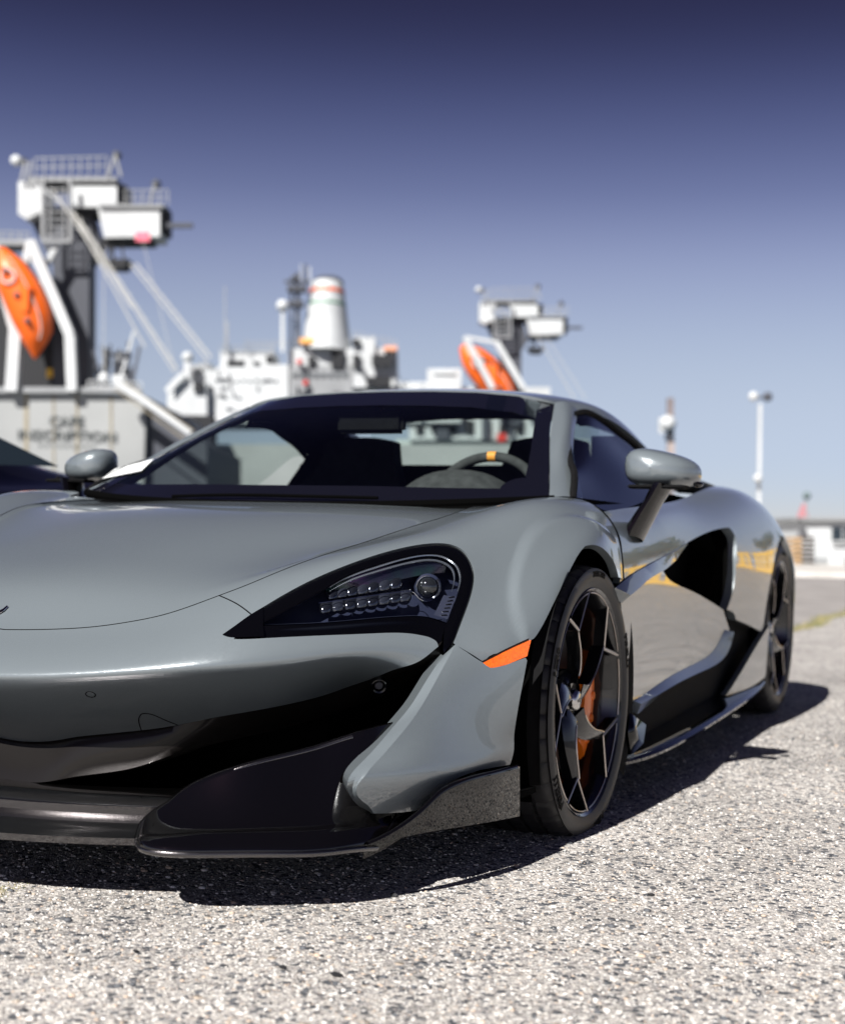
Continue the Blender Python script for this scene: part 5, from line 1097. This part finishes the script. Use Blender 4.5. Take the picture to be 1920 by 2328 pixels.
m=MB();F2.ball(m,426,812,13,-1);F2.bar(m,(426,820),(426,870),14,-1);F2.bar(m,(380,890),(418,850),14,-2);F2.box(m,396,868,470,950,5,-1.5);part(m,'deck_crane',WHITE,s2)
m=MB();F2.box(m,400,944,482,1010,4,-2);F2.box(m,440,868,462,890,2,-2);F2.bar(m,(440,860),(458,840),6,-2);part(m,'deck_machinery',SHBLACK,s2)
m=MB();F2.box(m,681,768,714,780,2,-.5);part(m,'life_raft',mat('raft_orange',(.8,.4,.12),.5),s2); m=MB();F2.box(m,872,786,902,796,2,-.5);part(m,'life_raft',mat('raft_salmon',(.75,.35,.22),.5),s2)
for x,y in ((681,823),(695,871),(424,838)): m=MB();F2.ball(m,x,y,7,-.4);part(m,'red_lifebuoy',REDP,s2)
m=MB()
for i in range(80):
    x=385+rr_.random()*600;y=830+rr_.random()*120;w=rr_.choice((1.5,2,10,18)); F2.box(m,x,y,x+w,y+(1.5 if w>5 else 10+rr_.random()*14),.6,-.3)
part(m,'deck_fittings',DGREY,s2)['kind']='stuff'
# ---- far crane ship at the right
F3=Far(240); s3=empty('crane_ship',tuple(F3.p(1100,1150))); tag(s3,'distant pale crane ship seen above the roof of the grey car with an orange lifeboat','ship')
crane(F3,s3,1160,967,.59,2)
m=MB()
for a,b,w in (((1056,766),(1120,884),13),((1128,778),(1190,884),13),((1056,766),(1128,778),7)): F3.bar(m,a,b,w,-4.5)
part(m,'davit_frame',WHITE,s3)
m=MB();F3.box(m,971,838,1048,960,8,1);F3.box(m,930,880,1250,1000,10,3);F3.box(m,985,842,1035,850,.3,.6);part(m,'deckhouse',WHITE,s3)
for i in range(7): m=MB();F3.box(m,945+i*38,955+(i%3)*6,962+i*38,985,.3,2.5);part(m,'window',SHBLACK,s3)
m=MB();F3.poly(m,[(900,1000),(1340,1000),(1340,1235),(900,1235)],20,4);part(m,'hull',mat('pale_hull',(.45,.50,.48),.6),s3)
m=MB();F3.box(m,990,940,1020,1000,2,2);F3.box(m,1095,945,1112,1000,1,2);part(m,'deck_machinery',DGREY,s3); m=MB();F3.box(m,1130,985,1150,1003,1,1.5);part(m,'red_locker',REDP,s3)
m=MB();F3.bar(m,(1210,745),(1305,905),2,0);F3.bar(m,(1240,765),(1330,905),1.5,0);part(m,'stays',ROPE,s3)
lifeboat(F3,[(1050,786),(1082,826),(1125,876),(1168,930)],'distant orange lifeboat slung between white davits above the roof of the grey car',.8,key=3.1)
# ---- right side: mast, light poles, white building, pallets
F4=Far(120); r=empty('signal_mast',tuple(F4.p(1523,1255))); tag(r,'brown and grey striped mast with a round white tank right of the door mirror','mast')
m=MB();F4.bar(m,(1523,905),(1523,1255),14);part(m,'mast_pole',vary(mat('mast_brown',(.20,.17,.17),.8),.5,.2),r)
m=MB();F4.ball(m,1517,963,19,-1);F4.bar(m,(1502,950),(1502,985),10,-1);part(m,'white_tank',WHITE,r); m=MB();F4.box(m,1515,985,1532,999,1,-1);part(m,'bracket',DGREY,r); m=MB();F4.bar(m,(1524,1000),(1524,1100),15,-.5);part(m,'lower_pole',mat('mast_tan',(.36,.30,.28),.8),r)
F5=Far(55); r=empty('light_pole',tuple(F5.p(1722,1275))); tag(r,'tall white light pole with a pale and a dark lamp head','light pole')
m=MB();F5.bar(m,(1727,918),(1722,1275),7);part(m,'pole',WHITE,r); m=MB();F5.ball(m,1712,901,11);part(m,'lamp_head',WHITE,r);m=MB();F5.ball(m,1744,902,11);F5.bar(m,(1712,904),(1744,904),5);part(m,'lamp_head',DGREY,r);m=MB();F5.ball(m,1722,1087,10,-.3);part(m,'junction_box',WHITE,r)
F6=Far(110); r=empty('light_pole',tuple(F6.p(1832,1262))); tag(r,'small distant lamp on a thin pole above the white building','light pole')
m=MB();F6.bar(m,(1832,1130),(1830,1262),3);part(m,'pole',LGREY,r);m=MB();F6.ball(m,1833,1127,9);part(m,'lamp_head',mat('grey_green',(.12,.16,.16),.6),r)
cn=MB();F6.poly(cn,[(1816,1180),(1830,1145),(1838,1180)],1);o=cn.build('beacon',vary(mat('faded_red',(.50,.22,.24),.8),1,.2)); tag(o,'faded red pointed beacon behind the white building','beacon')
F7=Far(60); r=empty('white_building',tuple(F7.p(1900,1290))); tag(r,'low white building with one dark window at the right edge','building')
m=MB();F7.box(m,1814,1182,2200,1292,8);part(m,'wall',WHITE,r);m=MB();F7.box(m,1806,1176,2210,1183,9,-.3);part(m,'roof',LGREY,r)
for x in (1892,1985,2080):
    m=MB();F7.box(m,x,1200,x+46,1231,.3,-.15);w_=part(m,'window',WGL,r); m=MB();F7.bar(m,(x+23,1200),(x+23,1231),2,-.2);F7.bar(m,(x-1,1231),(x+47,1231),3,-.25);fr_=part(m,'window_frame',WHITE,r)
m=MB();
for x in (1846,1860,1874,1924,1945): F7.box(m,x,1268,x+7,1290,.3,-.5)
part(m,'bollard_row',LGREY,r)
tan=vary(mat('pallet_wood',(.36,.24,.13),.85),3,.3)
for i,(x0,x1,y0,y1,mm,lab) in enumerate(((1797,1822,1222,1286,tan,'pale brown stack of wooden pallets left of the dark one'),(1822,1851,1220,1284,vary(mat('dark_crate',(.045,.035,.03),.85),3,.3),'dark brown stack of pallets against the white building'))):
    r=empty('pallet_stack',tuple(F7.p((x0+x1)/2,y1,-3))); tag(r,lab,'pallets')
    for j in range(6):
        ya=y0+(y1-y0)*j/6; m=MB();F7.box(m,x0,ya,x1,ya+(y1-y0)/6*.72,1.2,-3);part(m,'pallet',mm,r)
sh_=MB();F7.box(sh_,1700,1262,1812,1290,.4,2);o=sh_.build('low_wall',WHITE); tag(o,'low white wall left of the white building, behind the rear wheel','wall')
# hills and sheds on the horizon
hz_=MB(); pts=[]
for i in range(60):
    a=R_(-60+i*2.0); d=1500; p_=np.array([CX,CY,0])+d*np.array([math.sin(CYAW+a),math.cos(CYAW+a),0]); pts.append((p_,3+4*abs(math.sin(i*.7))+3*abs(math.sin(i*.23+1))))
v=[];f=[]
for p_,h in pts: v+=[tuple(p_),(p_[0],p_[1],h*2.4),tuple(p_*1.03)]
for i in range(59): f+=[(3*i,3*i+3,3*i+4,3*i+1),(3*i+1,3*i+4,3*i+5,3*i+2)]
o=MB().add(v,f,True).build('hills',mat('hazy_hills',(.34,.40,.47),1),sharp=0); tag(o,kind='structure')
wt=MB().add([tuple(gp(75,-400)+[0,0,-.012]),tuple(gp(75,400)+[0,0,-.012]),tuple(gp(900,400)+[0,0,-.012]),tuple(gp(900,-400)+[0,0,-.012])],[(0,1,2,3)]).build('water',mat('harbour_water',(.03,.06,.08),.15),sharp=0); tag(wt,kind='structure')
# ---- dark car parked on the far side
dc=empty('parked_car',(-2.75,.15,0),0); tag(dc,'dark blue black coupe parked beside the grey car at the left edge','car')
DP=mat('dark_blue_paint',(.0015,.0015,.003),.3,0,.6,.02)
st_=[(-2.1,.40,.55,.60),(-1.7,.66,.80,.66),(-.9,.74,.92,.80),(-.35,.80,.93,.88),(.3,.83,.93,1.18),(.9,.84,.93,1.20),(1.6,.86,.93,1.02),(2.2,.84,.90,.92),(2.45,.6,.8,.80)]
def sect(y,z0,w,h):
    sh=z0
    return [(-w*.98,y,.16),(-w,y,.40),(-w*.98,y,sh*.95),(-w*.80,y,sh+.03),(-w*.60,y,max(sh+.04,h-.06)),(-w*.3,y,h),(0,y,h+.01),(w*.3,y,h),(w*.60,y,max(sh+.04,h-.06)),(w*.80,y,sh+.03),(w*.98,y,sh*.95),(w,y,.40),(w*.98,y,.16)]
DS=Surf([sect(*s) for s in st_]); m=MB().grid(uvgrid(DS,0,1,0,1,70,80)); m.build('body',DP,dc,sharp=0)
for s in (-1,1):
    wv=[(s*w_,y,z) for y,z,w_ in ((-.25,.86,.78),(.35,1.08,.62),(1.0,1.10,.63),(1.5,.93,.74))]; m=MB().add([wv[0],wv[1],wv[2],wv[3]],[(0,1,2,3)]); m.v=[(x*1.03+s*.01,y,z+.02) for x,y,z in m.v]; m.build('side_window',WGL,dc)
m=MB().add([(-.62,-.62,.90),(.62,-.62,.90),(.52,.12,1.17),(-.52,.12,1.17)],[(0,1,2,3)]); m.build('windscreen',WGL,dc)
for x in (-.80,.80):
    for y in (-1.25,1.45):
        w=MB().lathe([(.24,.12),(.26,.125),(.33,.11),(.345,.06),(.345,-.06),(.33,-.11)],'x',c=(x,y,.345),n=40).build('tyre',RUBBER,dc); MB().lathe([(0,.06),(.06,.07),(.20,.09),(.25,.12),(.25,-.05),(0,-.05)],'x',c=(x,y,.345),n=40).build('rim',RIMDARK,w)
# ---- out of frame to the right: what the car door mirrors
yb=None
for i in range(5):
    x=2.7+i*2.35; r=empty('yellow_barrier',(x,25-.5*i,0),-.2)
    tag(r,('first','second','third','fourth','fifth')[i]+' yellow barrier from the car in the row mirrored in the door','barrier','yellow barriers across the yard')
    if yb is None:
        m=MB().box((0,-.05,1.25),(2.2,.05,1.45)).box((0,-.05,.1),(2.2,.05,.25)).box((.0,-.3,0),(.12,.3,.1)).box((2.08,-.3,0),(2.2,.3,.1)); m.build('frame',YELP,r)
        for j in range(8): MB().box((.06+j*.27,-.03,.25),(.22+j*.27,.03,1.25)).build('slat',YELP,r)
        yb=r
    else:
        for ch in yb.children: c=ch.copy(); COL.objects.link(c); c.parent=r
def tree(x,y,h,seed):
    rg=np.random.default_rng(seed); r=empty('tree',(x,y,0)); tag(r,None,'tree','trees across the yard'); r['label']=('first','second','third','fourth','fifth','sixth')[seed]+' dark leafy tree from the left in the row beyond the yellow barriers'
    MB().tube([(0,0,0),(.1,0,h*.3),(0,.1,h*.6)],[.25,.18,.08],8).build('trunk',mat('bark',(.06,.045,.035),.9) if 'bark' not in bpy.data.materials else bpy.data.materials['bark'],r)
    n=1100; c=rg.normal(0,1,(n,3)); c/=np.linalg.norm(c,axis=1,keepdims=True); c*=rg.random((n,1))**.4; cl=rg.normal(0,.45,(9,3)); c=c*.55+cl[rg.integers(0,9,n)]; c=c*np.array([h*.26,h*.26,h*.30])+[0,0,h*.66]
    a=rg.normal(0,1,(n,3));b=rg.normal(0,1,(n,3)); s=h*.035; v=np.stack([c,c+a*s,c+b*s],1).reshape(-1,3)
    me=bpy.data.meshes.new('crown'); me.from_pydata([tuple(q) for q in v],[],[(3*i,3*i+1,3*i+2) for i in range(n)]); link('crown',me,bpy.data.materials.get('leaf') or mat('leaf',(.05,.07,.03),.8),r)
for i in range(6): tree(4+i*5.5,46-2.5*i+2*math.sin(i*5),4.5+2.2*abs(math.sin(i*3.3)),i)
bl_=MB().box((40,-30,0),(48,30,3.2)).build('long_shed',LGREY); tag(bl_,'long low grey shed across the yard to the right of the cars','building')
# ---- air over the harbour
